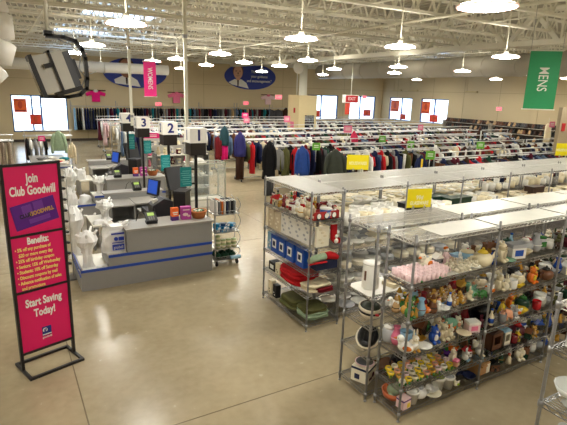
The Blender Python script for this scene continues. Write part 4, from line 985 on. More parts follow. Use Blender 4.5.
# tiered wire basket stand
e=thing('tiered_basket_stand','tiered wire basket stand on casters at the end of the lane one counter','stand',(3.36,7.85,0))
TL=[.12,.33,.64,.97]
for z in TL:
    m=MB()
    m.box(-.24,.24,-.19,.19,z-.012,z)
    for hz_ in (0,.06):
        pts=[(-.24,-.19,z+hz_),(.16,-.19,z+hz_),(.24,-.1,z+hz_),(.24,.1,z+hz_),(.16,.19,z+hz_),(-.24,.19,z+hz_),(-.24,-.19,z+hz_)]; m.tube(pts,.005,5)
    for k in range(9): m.tube([(-.22+k*.05,-.19,z),(-.22+k*.05,-.19,z+.06)],.003,4)
    m.build('wire_basket',CHROME,e)
for a,b_ in zip(TL,TL[1:]+[1.25]):
    m=MB(); m.tube([(.2+.08*sin(t_*pi/6),-.12,a+(b_-a)*t_/6) for t_ in range(7)],.006,5); m.tube([(.2+.08*sin(t_*pi/6),.12,a+(b_-a)*t_/6) for t_ in range(7)],.006,5); m.build('curved_side_wire',CHROME,e)
m=MB(); 
for y in (-.18,.18): m.box(-.25,-.235,y-.01,y+.01,.06,1.25)
m.build('back_upright',CHROME,e)
for x in (-.2,.2):
    for y in (-.15,.15):
        m=MB(); m.tube([(x-.015,y,.045),(x+.015,y,.045)],.045,12); m.box(x-.008,x+.008,y-.02,y+.02,.08,.11); m.build('caster',RUBBER,e)
for k in range(8):
    c=['white','grey','orange','white','navy','grey','black','silver'][k]
    m=MB(); m.box(-.012,.012,-.16,.16,0,.23); m.box(-.0125,.0125,-.14,.0,.23,.235,1)
    m.build('magazine',[card(c),card('white')],None,(3.17+.05*k,7.85,.97),0,label='%s magazine standing in the top basket, %s from the counter'%(c,ORD[k]),cat='magazine',group=None)
for k in range(10):
    m=MB(); m.box(-.05,.05,-.06,.06,0,.05); m.box(-.03,.03,-.061,-.06,.01,.04,1)
    c='light blue' if k%3 else 'teal'
    m.build('blue_packet',[M('bright blue packet',(40,140,190),.4) if k%3 else M('deep blue packet',(24,70,120),.4),card('white')],None,(3.19+.11*(k%4),7.75+.12*((k//2)%2),.64+.052*(k//4)),.1*k,label='small %s packet piled in the second basket from the top'%('bright blue' if k%3 else 'deep blue'),cat='packet',group='blue packets in the basket' if k%3 else 'deep blue packets in the basket')
for k in range(9):
    g='pale green'; m=MB(); m.lathe([(.045,0),(.05,.01),(.05,.07),(.045,.08)],10); m.lathe([(.051,.02),(.051,.06)],10,1)
    m.build('green_jar_candle',[M('pale green wax',(150,165,110),.5),card('cream')],None,(3.19+.105*(k%4),7.72+.0*k,.33+.081*(k//4)),0,label='pale green packet stacked in the third basket from the top',cat='packet',group='pale green packets')
m=MB(); m.box(-.04,.04,-.05,.05,0,.07); m.build('maroon_packet',card('maroon'),None,(3.53,7.8,.33),.2,label='small maroon packet beside the pale green ones',cat='packet')
for k in range(6):
    m=MB(); m.ell((0,0,.055),(.07,.09,.055),10,6); m.tube([(0,0,.1),(0,0,.13)],[.02,.035],6); m.build('dark_green_pouch',cloth('dark green'),None,(3.2+.14*(k%3),7.76+.14*(k//3),.12),k,label='dark green pouch in the lowest basket of the tiered stand',cat='pouch',group='dark green pouches')
m=MB(); m.lathe([(.03,-.1),(.035,-.09),(.035,.09),(.03,.1)],10,0,X=Matrix.Rotation(pi/2,4,'Y')); m.build('blue_bottle',plastic('light blue'),None,(3.5,7.63,.155),0,label='light blue bottle lying at the front of the lowest basket',cat='bottle')
# gondola shelves behind the lanes
for gi,(gx,gy,gl) in enumerate(((3.75,13.6,1.6),(4.0,15.6,2.0))):
    e=thing('gondola_shelf','pale gondola shelf of bric-a-brac, %s behind the lane lights'%ORD[gi],'shelf unit',(gx,gy,0))
    for z in (.25,.6,.95,1.25):
        m=MB(); m.box(0,gl,0,.4,z-.025,z); m.build('shelf',WHITELAM,e)
    m=MB(); m.box(0,gl,.4,.43,0,1.5); m.build('back_panel',M('grey back panel',(180,178,170),.6),e)
    for x in (0,gl-.03): m=MB(); m.box(x,x+.03,0,.4,0,1.3); m.build('end_panel',STEEL,e)
    for z,lv in ((.6,'lower'),(.95,'middle'),(1.25,'top')):
        x=.12
        while x<gl-.1:
            kd=rnd.choice(['mug','bowl','lidded_jar','vase','bear_figurine','tin','teapot']); c=rnd.choice(['white','cream','white','pink','grey','maroon','brown','silver','beige'])
            item(kd if kd!='mug' else 'small_mug',gx+x,gy+.2,z,1.3,c,'cream','black','%s %s on the %s shelf of the %s gondola behind the lane lights'%(c,kd.replace('_',' '),lv,ORD[gi]),kd.split('_')[-1],'%s %s on the %s shelf, gondola %s'%(c,kd.replace('_',' '),lv,ORD[gi])); x+=.2
# ------------------------------------------------------------------ wire racks
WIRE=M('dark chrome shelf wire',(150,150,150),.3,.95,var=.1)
def shelf_mesh(L,D,step=.028,mt=None):
    m=MB()
    for (x0,x1,y0,y1) in ((0,L,0,.008),(0,L,D-.008,D),(0,.008,0,D),(L-.008,L,0,D)):
        m.box(x0,x1,y0,y1,-.006,.002); m.box(x0,x1,y0,y1,-.04,-.034)
    for y in (.002,D-.006):
        n=int(L/.07)
        for k in range(n):
            a=k*L/n; b_=(k+.5)*L/n; c=(k+1)*L/n
            m.bar((a,y+.002,-.036),(b_,y+.002,-.004),.005); m.bar((b_,y+.002,-.004),(c,y+.002,-.036),.005)
    for x in (.002,L-.006):
        n=int(D/.07)
        for k in range(n):
            a=k*D/n; b_=(k+.5)*D/n; c=(k+1)*D/n
            m.bar((x+.002,a,-.036),(x+.002,b_,-.004),.005); m.bar((x+.002,b_,-.004),(x+.002,c,-.036),.005)
    n=int(L/step)
    for k in range(1,n): m.box(k*L/n-.0022,k*L/n+.0022,.006,D-.006,-.002,.003)
    for y in (D*.33,D*.66): m.box(.006,L-.006,y-.003,y+.003,-.01,-.003)
    return m.mesh('wire_shelf',mt or WIRE)
def post_mesh(h):
    m=MB(); m.lathe([(.0125,0.03),(.0125,h),(.009,h+.004)],10)
    z=.1
    while z<h: m.lathe([(.0137,z),(.0137,z+.006)],10); z+=.05
    return m.mesh('post',STEEL)
def foot_mesh():
    m=MB(); m.lathe([(.017,0),(.017,.008),(.008,.012),(.008,.035)],10); return m.mesh('levelling_foot',STEEL)
CHROME_SHEEN=M('top wire lightened for sheen',(226,226,222),.35,.6,var=.06)  # same shelf wire lightened for top shelves, their sheen put into the colour
_sm={}; PM=post_mesh(1.92); FM=foot_mesh()
def wire_rack(x,y,L,D,levels,label,rz=0,group=None,collars=True,h=1.92,share=False):
    e=thing('wire_rack',label,'wire rack',(x,y,0),rz,group)
    me=_sm.get((L,D)) or _sm.setdefault((L,D),shelf_mesh(L,D))
    mt_=_sm.get((L,D,'t')) or _sm.setdefault((L,D,'t'),shelf_mesh(L,D,.018,CHROME_SHEEN))
    m2_=_sm.get((L,D,'u')) or _sm.setdefault((L,D,'u'),shelf_mesh(L,D,.03,CHROME_SHEEN))
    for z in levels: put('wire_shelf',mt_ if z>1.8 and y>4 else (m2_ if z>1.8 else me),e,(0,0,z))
    cm=_sm.get('c')
    if not cm: t_=MB(); t_.lathe([(.018,-.04),(.02,-.02),(.018,.006)],10); cm=_sm['c']=t_.mesh('shelf_collar',STEEL)
    for px_ in ((L-.004,) if share else (.004,L-.004)):
        for py_ in (.004,D-.004):
            p_=put('post',PM,e,(px_,py_,0)); put('levelling_foot',FM,p_)
            if collars:
                for z in levels: put('shelf_collar',cm,p_,(0,0,z))
    return e
LVL=[.1,.36,.71,1.08,1.43,1.86]
NX=3.10; UL=1.17
for k in range(3):
    wire_rack(NX+k*(UL+.005),2.92,UL,.36,LVL,'chrome wire rack in the nearest row, %s from the aisle end'%ORD[k],group='wire racks of the near row',share=k>0)
L2=[.1,.5,.84,1.16,1.88]
for k in range(4):
    wire_rack(NX-.08+k*(UL+.005),3.33,UL,.45,L2 if k==0 else L2,'chrome wire rack standing back to back with the near row, %s from the aisle end'%ORD[k],group='wire racks behind the near row',share=k>0)
LA=[.1,.5,.82,1.16,1.52,1.9]
wire_rack(3.80,4.88,1.24,.52,LA,'chrome wire end rack full of Christmas goods facing the checkout aisle',rz=pi/2)
for k in range(6):
    wire_rack(3.84+k*(UL+.005),4.98,UL,.55,[.1,.42,.72,1.02,1.36,1.88],'chrome wire rack of white crockery in the far china row, %s from the end rack'%ORD[k],group='wire racks of the far china row',collars=k<2,share=k>0)
    wire_rack(3.84+k*(UL+.005),5.56,UL,.55,[.1,.5,1.0,1.46,1.88],'chrome wire rack behind the far china row, %s from the end rack'%ORD[k],group='wire racks behind the far china row',collars=False,share=k>0)
# right corner rack nearest camera
for k in range(2):
    wire_rack(3.0+k*(UL+.005),1.15,UL,.42,[.1,.45,.8,1.13,1.54,1.86],'chrome wire rack of clear glassware in the bottom corner%s'%(' of the picture, nearer the aisle' if k==0 else ', farther along'),collars=True)
# shelf liners on near row top shelves
LN=M('bright white shelf liner',(196,194,184),.3,var=.2,scale=3)
for k in range(3):
    m=MB(); m.box(.35 if k==0 else .02,UL-.02,.02,.34,0,.004); m.build('shelf_liner',LN,None,(NX+k*(UL+.005),2.92,1.864),0,label='white liner sheet lying on top of the near row, %s rack'%ORD[k],cat='shelf liner')
    if k: m=MB(); m.box(.02,UL-.02,.02,.43,0,.004); m.build('shelf_liner',LN,None,(NX-.08+k*(UL+.005),3.33,1.884),0,label='white liner sheet on top of the rack row behind, %s rack'%ORD[k],cat='shelf liner')
m=MB(); m.box(0,UL-.02,.02,.43,0,.004); m.build('shelf_liner',LN,None,(NX-.07+3*(UL+.005),3.33,1.884),0,label='white liner sheet on top of the rack row behind, fourth rack',cat='shelf liner')
m=MB(); m.box(.02,UL-.02,.01,.31,0,.003); m.build('shelf_liner',LN,None,(NX,2.94,1.434),0,label='white liner under the pink mugs in the near rack',cat='shelf liner')
# yellow signs
def yellow(x,y,z,w,h,label,lines,rz):
    e=thing('yellow_sale_sign',label,'sign',(x,y,z),rz)
    m=MB(); m.box(-w/2,w/2,-.004,.004,.03,h+.03); m.build('yellow_card',M('bright yellow card',(236,218,0),.5,var=.03),e)
    m=MB(); m.box(-.08,-.06,-.01,.01,0,.05); m.box(.06,.08,-.01,.01,0,.05); m.build('sign_clip',CHROME,e)
    PT=M('pale cream print',(244,238,190),.5)
    if lines==2: text('99¢',h*.3,PT,e,(0,-.006,h*.68),bold=.002); text('GLASSWARE',h*.27,PT,e,(0,-.006,h*.38),sx=.72,bold=.002)
    else: text('HOUSEWARES',h*.3,PT,e,(0,-.006,h*.55),sx=.62,bold=.002)
yellow(3.93,3.72,1.89,.30,.21,'bright yellow sign with two lines of print on the rack row behind the near one',2,R(-14))
yellow(4.95,6.08,1.9,.36,.24,'bright yellow sign with one printed line over the far china racks',1,R(-26))
yellow(10.75,6.1,1.9,.34,.27,'small bright yellow sign far along the china racks',1,R(-30))

# ---- auto labelled rows
SHN={1:'lowest shelf',2:'second shelf up',3:'third shelf up',4:'shelf of small figurines',5:'shelf under the top'}
KW={'small_mug':'mug','mug':'mug','bear_figurine':'bear figurine','doll_figurine':'doll figurine','bird_figurine':'bird figurine','rabbit_figurine':'rabbit figurine','pig_figurine':'pig figurine','flower_cup':'flower shaped cup','vase':'vase','lidded_jar':'lidded jar','bottle':'bottle','ceramic_house':'ceramic house','santa_ornament':'santa ornament','tin':'tin','gift_box':'gift box','shallow_dish':'shallow dish','teapot':'teapot','bowl':'bowl','flower_pot':'flower pot','glass_bowl':'glass bowl','glass_tumbler':'glass tumbler','plate_stack':'plate stack'}
CATW={k:v.split()[-1] for k,v in KW.items()}
_prev={}
HEAD=PR
def rowitem(kind,x,y,z,sc,main,acc,dk,where,rz=0,mats=None,col=None):
    me='%s %s'%(col or main,KW[kind]); prev=_prev.get(where)
    cand=[]
    if prev and prev!=me: cand.append('%s %s, by %s %s'%(me,where,'an' if prev[0] in 'aeiou' else 'a',prev))
    if acc!=main: cand.append('%s %s, with %s detail'%(me,where,acc))
    if prev and prev!=me: cand.append('%s %s, %s trim, by the %s'%(me,where,acc,prev))
    if not cand: cand=['%s %s'%(me,where)]
    ok=[c for c in cand if len(c.split())<=16] or ['%s %s'%(me,where)]
    free=[c for c in ok if c not in LABELS]
    if free: lb=free[0]; g=None
    else:
        lb=ok[-1]; g=me+' '+where; LABELS[lb]=[g]*len(LABELS[lb])
        for o in bpy.data.objects:
            if o.get('label')==lb: o['group']=g
    o=item(kind,x,y,z,sc,main,acc,dk,lb,CATW[kind],g,rz,mats)
    _prev[where]=me
    return o
ZS={1:.104,2:.364,3:.714,4:1.084,5:1.438}
def X(px_top,lv): return px_top
# shelf 5 (z 1.43): pink mugs block
for i in range(9):
    for j in range(5):
        if i>=7 and j<1: continue
        item('small_mug',NX+.06+i*.062,2.965+j*.062,ZS[5],.72,'pale pink','white','pink','pale pink mug in the tight block of pink mugs in the near rack','mug','pale pink mugs in the near rack',rz=rnd.uniform(-3,3),mats=[M('pale pink glaze',(238,208,208),.3),ceramic('white'),ceramic('pink')])
for k,(i,j) in enumerate(((.12,.0),(.28,.02),(.36,.0))):
    m=MB(); m.ell((0,0,.012),(.014,.012,.012),7,5); m.build('green_sticker_leaf',plastic('green'),None,(NX+i+.02,2.935+j,ZS[5]),0,label='tiny green ornament beside the pink mugs, %s from the rack corner'%ORD[k],cat='ornament')
for i in range(7):
    for j in range(3):
        item('bear_figurine' if (i+j)%2 else 'rabbit_figurine',NX+.66+i*.055,2.975+j*.07,ZS[5],.55,'ivory','ivory','gold','small ivory %s figurine beside the pink mugs'%('bear' if (i+j)%2 else 'rabbit'),'figurine','small ivory %s figurines'%('bear' if (i+j)%2 else 'rabbit'),rz=rnd.uniform(-.5,.5))
W5='near rack, just under the top'
def lot(lst,z,where):
    for t_ in lst:
        kind,x,y,sc,a,b_,c=t_[:7]; rowitem(kind,x,y,z,sc,a,b_,c,where,rz=t_[7] if len(t_)>7 else rnd.uniform(-.4,.4))
lot([('bird_figurine',3.55,3.2,1.5,'ivory','orange','black'),('doll_figurine',3.83,3.19,1.4,'pale pink','white','orange'),('rabbit_figurine',3.9,3.08,.9,'white','green','black'),('gift_box',3.98,3.17,1.0,'beige','light blue','yellow'),
 ('tin',4.07,3.12,1.15,'light blue','cream','yellow'),('teapot',4.16,3.0,1.25,'cream','yellow','green'),('bear_figurine',4.12,3.2,1.2,'white','red','black'),('ceramic_house',3.75,3.22,1.0,'grey','white','black'),
 ('bowl',4.0,2.96,.7,'white','red','black'),('vase',4.22,3.17,.9,'brown','gold','black')],ZS[5],W5)
# unit 2, shelf 5
W52='under the top past the second post'
lot([('doll_figurine',4.33,3.0,1.2,'blue','navy','cream'),('vase',4.38,3.15,1.0,'brown','gold','black'),('bear_figurine',4.45,3.0,1.35,'cream','beige','brown'),('ceramic_house',4.53,3.17,1.2,'gold','brown','black'),
 ('bottle',4.62,3.17,1.0,'royal blue','white','black'),('gift_box',4.74,3.03,1.5,'white','silver','blue'),('lidded_jar',4.8,3.18,1.2,'light blue','dark green','white'),('bowl',4.92,3.03,1.0,'cream','white','gold'),
 ('bottle',4.9,3.2,1.0,'light blue','blue','white'),('teapot',5.05,3.12,1.1,'silver','white','grey'),('shallow_dish',4.55,2.97,.7,'mint','white','white'),('vase',5.15,3.05,1.2,'silver','white','grey'),('mug',5.2,3.2,1.2,'red','white','grey'),('tin',5.3,3.1,1.2,'silver','green','white')],ZS[5],W52)
# shelf 4: gold and brown figurines
W4='on the near rack figurine shelf'
pool4=['bear_figurine','doll_figurine','bird_figurine','doll_figurine','rabbit_figurine','santa_ornament','vase']
x=3.16
spec=[('green','gold','white'),('gold','green','brown'),('light blue','brown','white'),('orange','peach','brown'),('brown','gold','black'),('white','peach','brown'),('gold','white','brown'),('green','cream','yellow'),('orange','yellow','brown'),('dark red','gold','brown'),('beige','brown','cream'),('tan','white','black')]
k=0
for yy,off in ((2.97,0),(3.05,.03),(3.14,0),(3.22,.03)):
    x=3.15+off
    while x<3.56:
        a,b_,c=spec[k%len(spec)]; rowitem(pool4[(k*3)%7],x,yy,ZS[4],rnd.uniform(.85,1.1),a,b_,c,W4,rnd.uniform(-.5,.5)); x+=.078; k+=1
rowitem('shallow_dish',3.60,2.97,ZS[4],.7,'white','green','green',W4,0); rowitem('bottle',3.70,2.97,ZS[4],.75,'white','blue','black',W4); rowitem('bowl',3.66,3.06,ZS[4],.75,'light blue','orange','blue',W4)
for i in range(7):
    for j in range(4):
        if j==0 and i<3: continue
        c='gold' if (i+j)%3 else 'tan'
        item('bear_figurine' if (i+j)%2 else 'doll_figurine',3.60+i*.056,2.98+j*.07,ZS[4],.62+.05*(j>1),c,'cream','brown','small %s %s figurine in the packed cluster of the near rack'%(c,'bear' if (i+j)%2 else 'doll'),'figurine','small %s %s figurines in the cluster'%(c,'bear' if (i+j)%2 else 'doll'),rz=rnd.uniform(-.5,.5))
lot([('santa_ornament',4.0,3.2,1.2,'dark red','red','gold'),('rabbit_figurine',4.02,3.0,.9,'cream','ivory','brown'),('bird_figurine',4.1,3.02,1.1,'mint','green','black'),('bird_figurine',4.2,3.12,1.1,'mint','mint','black'),('vase',4.18,3.22,1.0,'olive','gold','black'),('ceramic_house',4.1,3.17,1.1,'brown','gold','black'),('pig_figurine',4.22,2.98,.9,'green','white','black')],ZS[4],W4)
W42='on the figurine shelf past the post'
lot([('bird_figurine',4.35,3.0,1.2,'white','orange','black'),('pig_figurine',4.42,3.15,1.2,'beige','peach','black'),('shallow_dish',4.4,3.22,1.0,'ivory','white','black'),('bear_figurine',4.52,3.02,1.2,'cream','beige','black',1.2),('rabbit_figurine',4.6,2.99,1.1,'ivory','cream','black',1.3),
 ('teapot',4.63,3.15,1.3,'white','ivory','green'),('mug',4.73,2.99,1.2,'white','light blue','blue'),('bowl',4.82,2.98,.8,'yellow','gold','black'),('vase',4.75,3.18,1.0,'beige','cream','black'),('teapot',4.9,3.05,1.0,'cream','white','gold'),('shallow_dish',4.84,3.2,.9,'brown','dark brown','black'),
 ('tin',5.0,3.18,1.2,'black','dark grey','red'),('bear_figurine',5.08,3.0,1.2,'orange','yellow','black'),('lidded_jar',5.2,3.05,1.2,'black','yellow','red'),('bowl',5.3,3.1,1.1,'red','white','yellow')],ZS[4],W42)
# shelf 3
W3='on the blue bear shelf, near rack'
lot([('bird_figurine',3.17,2.98,1.5,'white','orange','black',-.9),('rabbit_figurine',3.27,2.98,1.3,'ivory','gold','black'),('mug',3.28,3.1,1.6,'light blue','light blue','blue'),('vase',3.2,3.15,1.1,'pink','pale pink','cream'),('shallow_dish',3.4,2.97,.75,'white','green','white'),('bowl',3.45,3.08,.8,'gold','green','brown'),
 ('lidded_jar',3.18,3.24,1.3,'silver','white','white'),('vase',3.38,3.2,1.4,'white','silver','white'),('bear_figurine',3.56,3.0,1.15,'blue','white','white',0),('ceramic_house',3.55,3.18,1.5,'dark brown','brown','black'),
 ('bear_figurine',3.7,3.0,1.15,'cream','beige','brown'),('bear_figurine',3.73,3.12,1.25,'beige','cream','red'),('bird_figurine',3.66,3.2,1.2,'green','dark green','black'),('rabbit_figurine',3.8,3.0,.9,'ivory','cream','brown'),('doll_figurine',3.82,3.12,1.1,'light blue','peach','brown'),('bird_figurine',3.88,3.05,.9,'orange','brown','black'),
 ('pig_figurine',3.95,3.12,1.4,'mint','green','black'),('bear_figurine',3.92,3.24,1.1,'grey','white','black'),('shallow_dish',3.98,2.97,.7,'cream','ivory','white'),('doll_figurine',4.1,3.2,1.3,'maroon','white','brown'),('gift_box',4.13,2.99,1.1,'pale pink','white','pink'),('vase',4.2,3.15,1.1,'dark red','brown','black'),('bear_figurine',4.03,3.1,.9,'ivory','peach','brown')],ZS[3],W3)
W32='third shelf up, past the post'
lot([('bowl',4.35,3.1,1.6,'black','dark grey','white'),('teapot',4.5,3.15,1.5,'black','dark grey','white'),('tin',4.6,3.2,1.2,'navy','gold','black'),('mug',4.62,2.98,1.1,'grey','white','white'),('pig_figurine',4.73,3.0,1.25,'peach','peach','black'),('doll_figurine',4.8,3.12,1.2,'yellow','gold','brown'),('bird_figurine',4.88,3.0,1.2,'white','orange','black'),
 ('rabbit_figurine',4.84,2.98,.9,'silver','white','black'),('bowl',5.0,3.02,1.0,'yellow','lime','black'),('bear_figurine',5.02,3.18,1.1,'orange','yellow','black'),('teapot',5.15,3.1,1.1,'dark green','green','black'),('mug',5.28,3.0,1.2,'red','white','black')],ZS[3],W32)
# shelf 2 : flower cups in rows
k=0
for yy,off in ((2.965,0),(3.045,.04),(3.125,0),(3.205,.04)):
    x=3.15+off
    while x<3.86:
        c=['yellow','peach','ivory','yellow','pale pink','cream','gold'][(k*5+int(yy*100))%7]; k+=1
        item('flower_cup',x,yy,ZS[2],.95,c,'cream','green','%s flower shaped cup with green leaves in the low block of cups'%c,'cup','%s flower cups in the near rack'%c,rz=rnd.uniform(0,6)); x+=.083
W2='on the flower cup shelf'
lot([('bird_figurine',3.92,3.2,1.0,'dark grey','brown','black'),('bear_figurine',3.95,3.05,.95,'ivory','cream','brown'),('bowl',4.0,3.15,.8,'purple','violet','black'),('gift_box',3.93,2.975,.6,'peach','pink','cream'),('doll_figurine',4.05,3.22,1.1,'green','red','brown'),('bird_figurine',4.1,3.17,1.0,'orange','red','yellow'),
 ('rabbit_figurine',4.1,3.0,.85,'white','light blue','black'),('ceramic_house',4.19,3.05,.85,'white','red','brown'),('bowl',4.17,3.2,.8,'ivory','cream','black')],ZS[2],W2)
W22='second shelf up, past the post'
lot([('rabbit_figurine',4.33,3.0,1.1,'white','cream','black'),('bird_figurine',4.42,3.12,1.0,'ivory','white','black')],ZS[2],W22)
def handled_box(x,y,z,w,d,h,c,label,op):
    e=thing('wooden_box',label,'box',(x,y,z),0)
    m=MB(); m.box(-w/2,w/2,-d/2,-d/2+.01,0,h*.3); m.box(-w/2,-w*.3,-d/2,-d/2+.01,h*.3,h); m.box(w*.3,w/2,-d/2,-d/2+.01,h*.3,h); m.box(-w*.3,w*.3,-d/2,-d/2+.01,h*.82,h)
    m.box(-w/2,w/2,d/2-.01,d/2,0,h); m.box(-w/2,-w/2+.01,-d/2,d/2,0,h); m.box(w/2-.01,w/2,-d/2,d/2,0,h); m.box(-w/2,w/2,-d/2,d/2,0,.01); m.build('box_body',M(label[:20],PAL[c],.7,var=.15),e)
    m=MB(); m.prism([(-w/2-.01,h),(w/2+.01,h),(0,h+.05)],-d/2,d/2,0,Matrix.Rotation(pi/2,4,'X')); m.build('box_roof',M(op,PAL[op],.7,var=.15),e)
handled_box(4.60,3.05,ZS[2],.18,.14,.20,'brown','brown open fronted wooden box on the second shelf past the post','dark brown')
handled_box(4.80,3.05,ZS[2],.12,.12,.17,'ivory','ivory little house box with blue roof beside the brown one','light blue')
lot([('mug',4.93,3.0,1.1,'dark red','white','black'),('vase',4.92,3.15,1.0,'pale pink','red','black'),('doll_figurine',5.02,3.02,1.1,'yellow','beige','black'),('teapot',5.12,3.1,1.2,'maroon','red','black'),('tin',5.25,3.15,1.3,'blue','white','black')],ZS[2],W22)
# shelf 1 (bottom)
e=thing('terracotta_frog_bowl','terracotta bowl with a green frog figure at the bottom corner of the near rack','bowl',(3.22,3.13,ZS[1]))
m=MB(); m.lathe([(.06,0),(.11,.04),(.125,.1),(.115,.1),(.09,.03),(.01,.02)],20); m.build('bowl_body',M('terracotta',(196,106,66),.6),e)
m=MB(); m.ell((0,0,.10),(.08,.07,.06),12,7); m.ell((0,-.04,.17),(.055,.045,.035),12,6)
for s in (-1,1): m.ell((s*.03,-.05,.205),.016,8,5); m.ell((s*.07,-.04,.08),(.025,.04,.02),8,5)
m.build('frog_body',ceramic('sage'),e)
e=thing('pink_patterned_box','pale purple boxed mug set at the bottom corner of the near rack','box',(3.21,2.975,ZS[1]),.1)
m=MB(); m.box(-.055,.055,-.045,.05,0,.11); m.build('carton',card('pale pink'),e); m=MB(); m.box(.0,.045,-.047,-.045,.01,.06); m.build('yellow_label',card('yellow'),e); m=MB(); m.box(-.056,.056,-.046,.051,.085,.1); m.build('purple_band',card('purple'),e)
W1='on the near rack bottom shelf'
rowitem('flower_pot',3.34,2.99,ZS[1],1.05,'white','white','white',W1); rowitem('teapot',3.46,3.02,ZS[1],1.0,'white','silver','grey',W1,2.8); rowitem('shallow_dish',3.62,2.99,ZS[1],.9,'ivory','white','pink',W1); rowitem('bowl',3.63,3.0,ZS[1]+.025,.8,'white','white','pink',W1)
for k,(x,y,s) in enumerate(((3.58,3.14,1.2),(3.74,3.03,1.2),(3.58,3.26,1.1),(3.98,3.08,1.2))):
    item('flower_pot',x,y,ZS[1],s,'white','lime','white','white flower pot with lime green inside, %s on the bottom shelf'%['standing behind the ivory dish','beside the ivory dish','at the back','standing apart past the others'][k],'flower pot')
rowitem('flower_pot',3.87,3.0,ZS[1],1.05,'white','silver','white',W1); rowitem('flower_pot',3.86,3.12,ZS[1],.8,'light blue','white','white',W1); rowitem('bird_figurine',3.97,2.97,ZS[1],.7,'ivory','lime','pink',W1); rowitem('vase',3.75,3.22,ZS[1],.9,'silver','silver','grey',W1); rowitem('doll_figurine',3.5,3.2,ZS[1],1.1,'white','beige','brown',W1)
lot([('bowl',4.12,3.12,1.0,'navy','blue','black'),('bowl',4.2,3.0,.9,'navy','black','red'),('tin',4.22,3.18,.9,'dark grey','navy','white')],ZS[1],W1)
e=thing('cardboard_box','open cardboard box with blue label on the bottom shelf past the post','box',(4.44,3.06,ZS[1]),.05)
m=MB(); m.box(-.09,.09,-.08,.08,0,.13); m.box(-.09,.0,-.11,-.08,.11,.13); m.build('carton',M('cardboard',(186,140,88),.8,var=.06),e)
m=MB(); m.box(-.08,.02,-.04,.03,.13,.19); m.build('blue_carton',card('light blue'),e); m=MB(); m.box(.03,.09,-.083,-.08,.0,.11); m.build('pale_label',card('ivory'),e)
W12='past the bottom shelf cardboard box'
lot([('bottle',4.62,3.1,.9,'dark green','green','black'),('bottle',4.7,3.02,.8,'olive','cream','black'),('bottle',4.75,3.17,.9,'brown','white','black'),('vase',4.82,3.05,.8,'dark green','gold','black'),('doll_figurine',4.9,3.0,.9,'cream','peach','red'),('bottle',4.97,3.15,.9,'black','green','black'),('bear_figurine',5.08,3.0,1.2,'ivory','cream','gold'),('tin',5.22,3.15,1.0,'navy','dark grey','black')],ZS[1],W12)

# fill the gaps of the near row with more small ware
OCC=[]
for o in bpy.data.objects:
    if o.parent is None and o.get('category') and o.type=='MESH' and 3.0<o.location.x<5.5 and 2.9<o.location.y<3.33:
        OCC.append((o.location.x,o.location.y,o.location.z,.062*o.scale[0]))
OCC+= [(3.22,3.13,.104,.14),(3.21,2.975,.104,.08),(4.44,3.06,.104,.13),(4.60,3.05,.364,.13),(4.80,3.05,.364,.1)]
PK=['bear_figurine','vase','mug','bird_figurine','doll_figurine','lidded_jar','bowl','teapot','rabbit_figurine','pig_figurine','bottle','tin','ceramic_house']
CM=['white','brown','dark green','ivory','olive','dark brown','grey','tan','white','maroon','black','beige','gold','cream','blue','silver']
k=0
for lv in (5,4,3,2,1):
    z=ZS[lv]
    for j,y in enumerate((3.22,3.14,3.06,2.985)):
        x=3.17
        while x<6.4:
            kd=PK[(k*7+lv)%13]; sc=rnd.uniform(.85,1.25); r=.05*sc
            if all(abs(q[2]-z)>.1 or (q[0]-x)**2+(q[1]-y)**2>(r+q[3]*.9)**2 for q in OCC) and not (lv==2 and x<3.9) and not (lv==1 and y<3.05 and x<4.3) and abs((x-3.1)%1.175)>.05 :
                a=CM[(k*5+j)%16] if j<2 else CM[(k*5+j*3)%16]; b_=CM[(k*3+2)%16]
                wh={5:'under the top shelf',4:'on the figurine shelf',3:'on the third shelf',2:'on the second shelf',1:'on the bottom shelf'}[lv]+(' back' if j<2 else ' front')+(' before second post' if x<4.27 else (' past second post' if x<5.4 else ' of the third rack'))
                rowitem(kd,x,y,z,sc,a,b_,'black',wh,rnd.uniform(-.6,.6)); OCC.append((x,y,z,r))
            k+=1; x+=.045
# ---- back-to-back rack end: canister, slow cooker, iron, boxed pan
e=thing('white_canister','tall white lidded canister standing at the open end of the rack','canister',(3.16,3.55,1.164))
m=MB(); m.lathe([(.085,0),(.09,.01),(.085,.25),(.08,.26)],22); m.build('canister_body',plastic('white'),e)
m=MB(); m.lathe([(.09,.26),(.09,.275),(.05,.285),(.01,.287)],22); m.build('lid',plastic('white'),e)
m=MB(); m.box(-.095,-.085,-.03,-.01,.1,.2); m.build('dark_slot',plastic('brown'),e)
m=MB(); m.box(0,.42,0,.36,0,.01); m.prism([(-.06,0),(0,0),(0,.36),(-.06,.3)],0,.01); m.build('white_tray',plastic('white'),None,(3.06,3.37,1.152-.0+.012),0,label='flat white tray under the tall canister',cat='tray')
bpy.data.objects['white_canister'].location.z=1.176
e=thing('slow_cooker','white oval cooker with black band and dark glass lid at the rack end','cooker',(3.2,3.56,.844),R(60))
m=MB(); m.lathe([(.1,0),(.14,.03),(.15,.06)],22,0,sy=.8); m.lathe([(.155,.085),(.155,.11),(.14,.115)],22,0,sy=.8); m.build('cooker_body',plastic('ivory'),e)
m=MB(); m.lathe([(.152,.06),(.154,.085)],22,0,sy=.8); m.build('black_band',plastic('black'),e)
m=MB(); m.lathe([(.135,.115),(.09,.14),(.02,.148)],22,0,sy=.8); m.ell((0,0,.155),(.02,.02,.012),8,5,0); m.build('glass_lid',M('smoked glass lid',(80,90,84),.15),e)
e=thing('black_griddle','white based griddle tilted with a ribbed black top at the rack end','griddle',(3.19,3.55,.52),R(40))
XX=Matrix.Translation((0,0,.07))@Matrix.Rotation(R(-22),4,'Y')
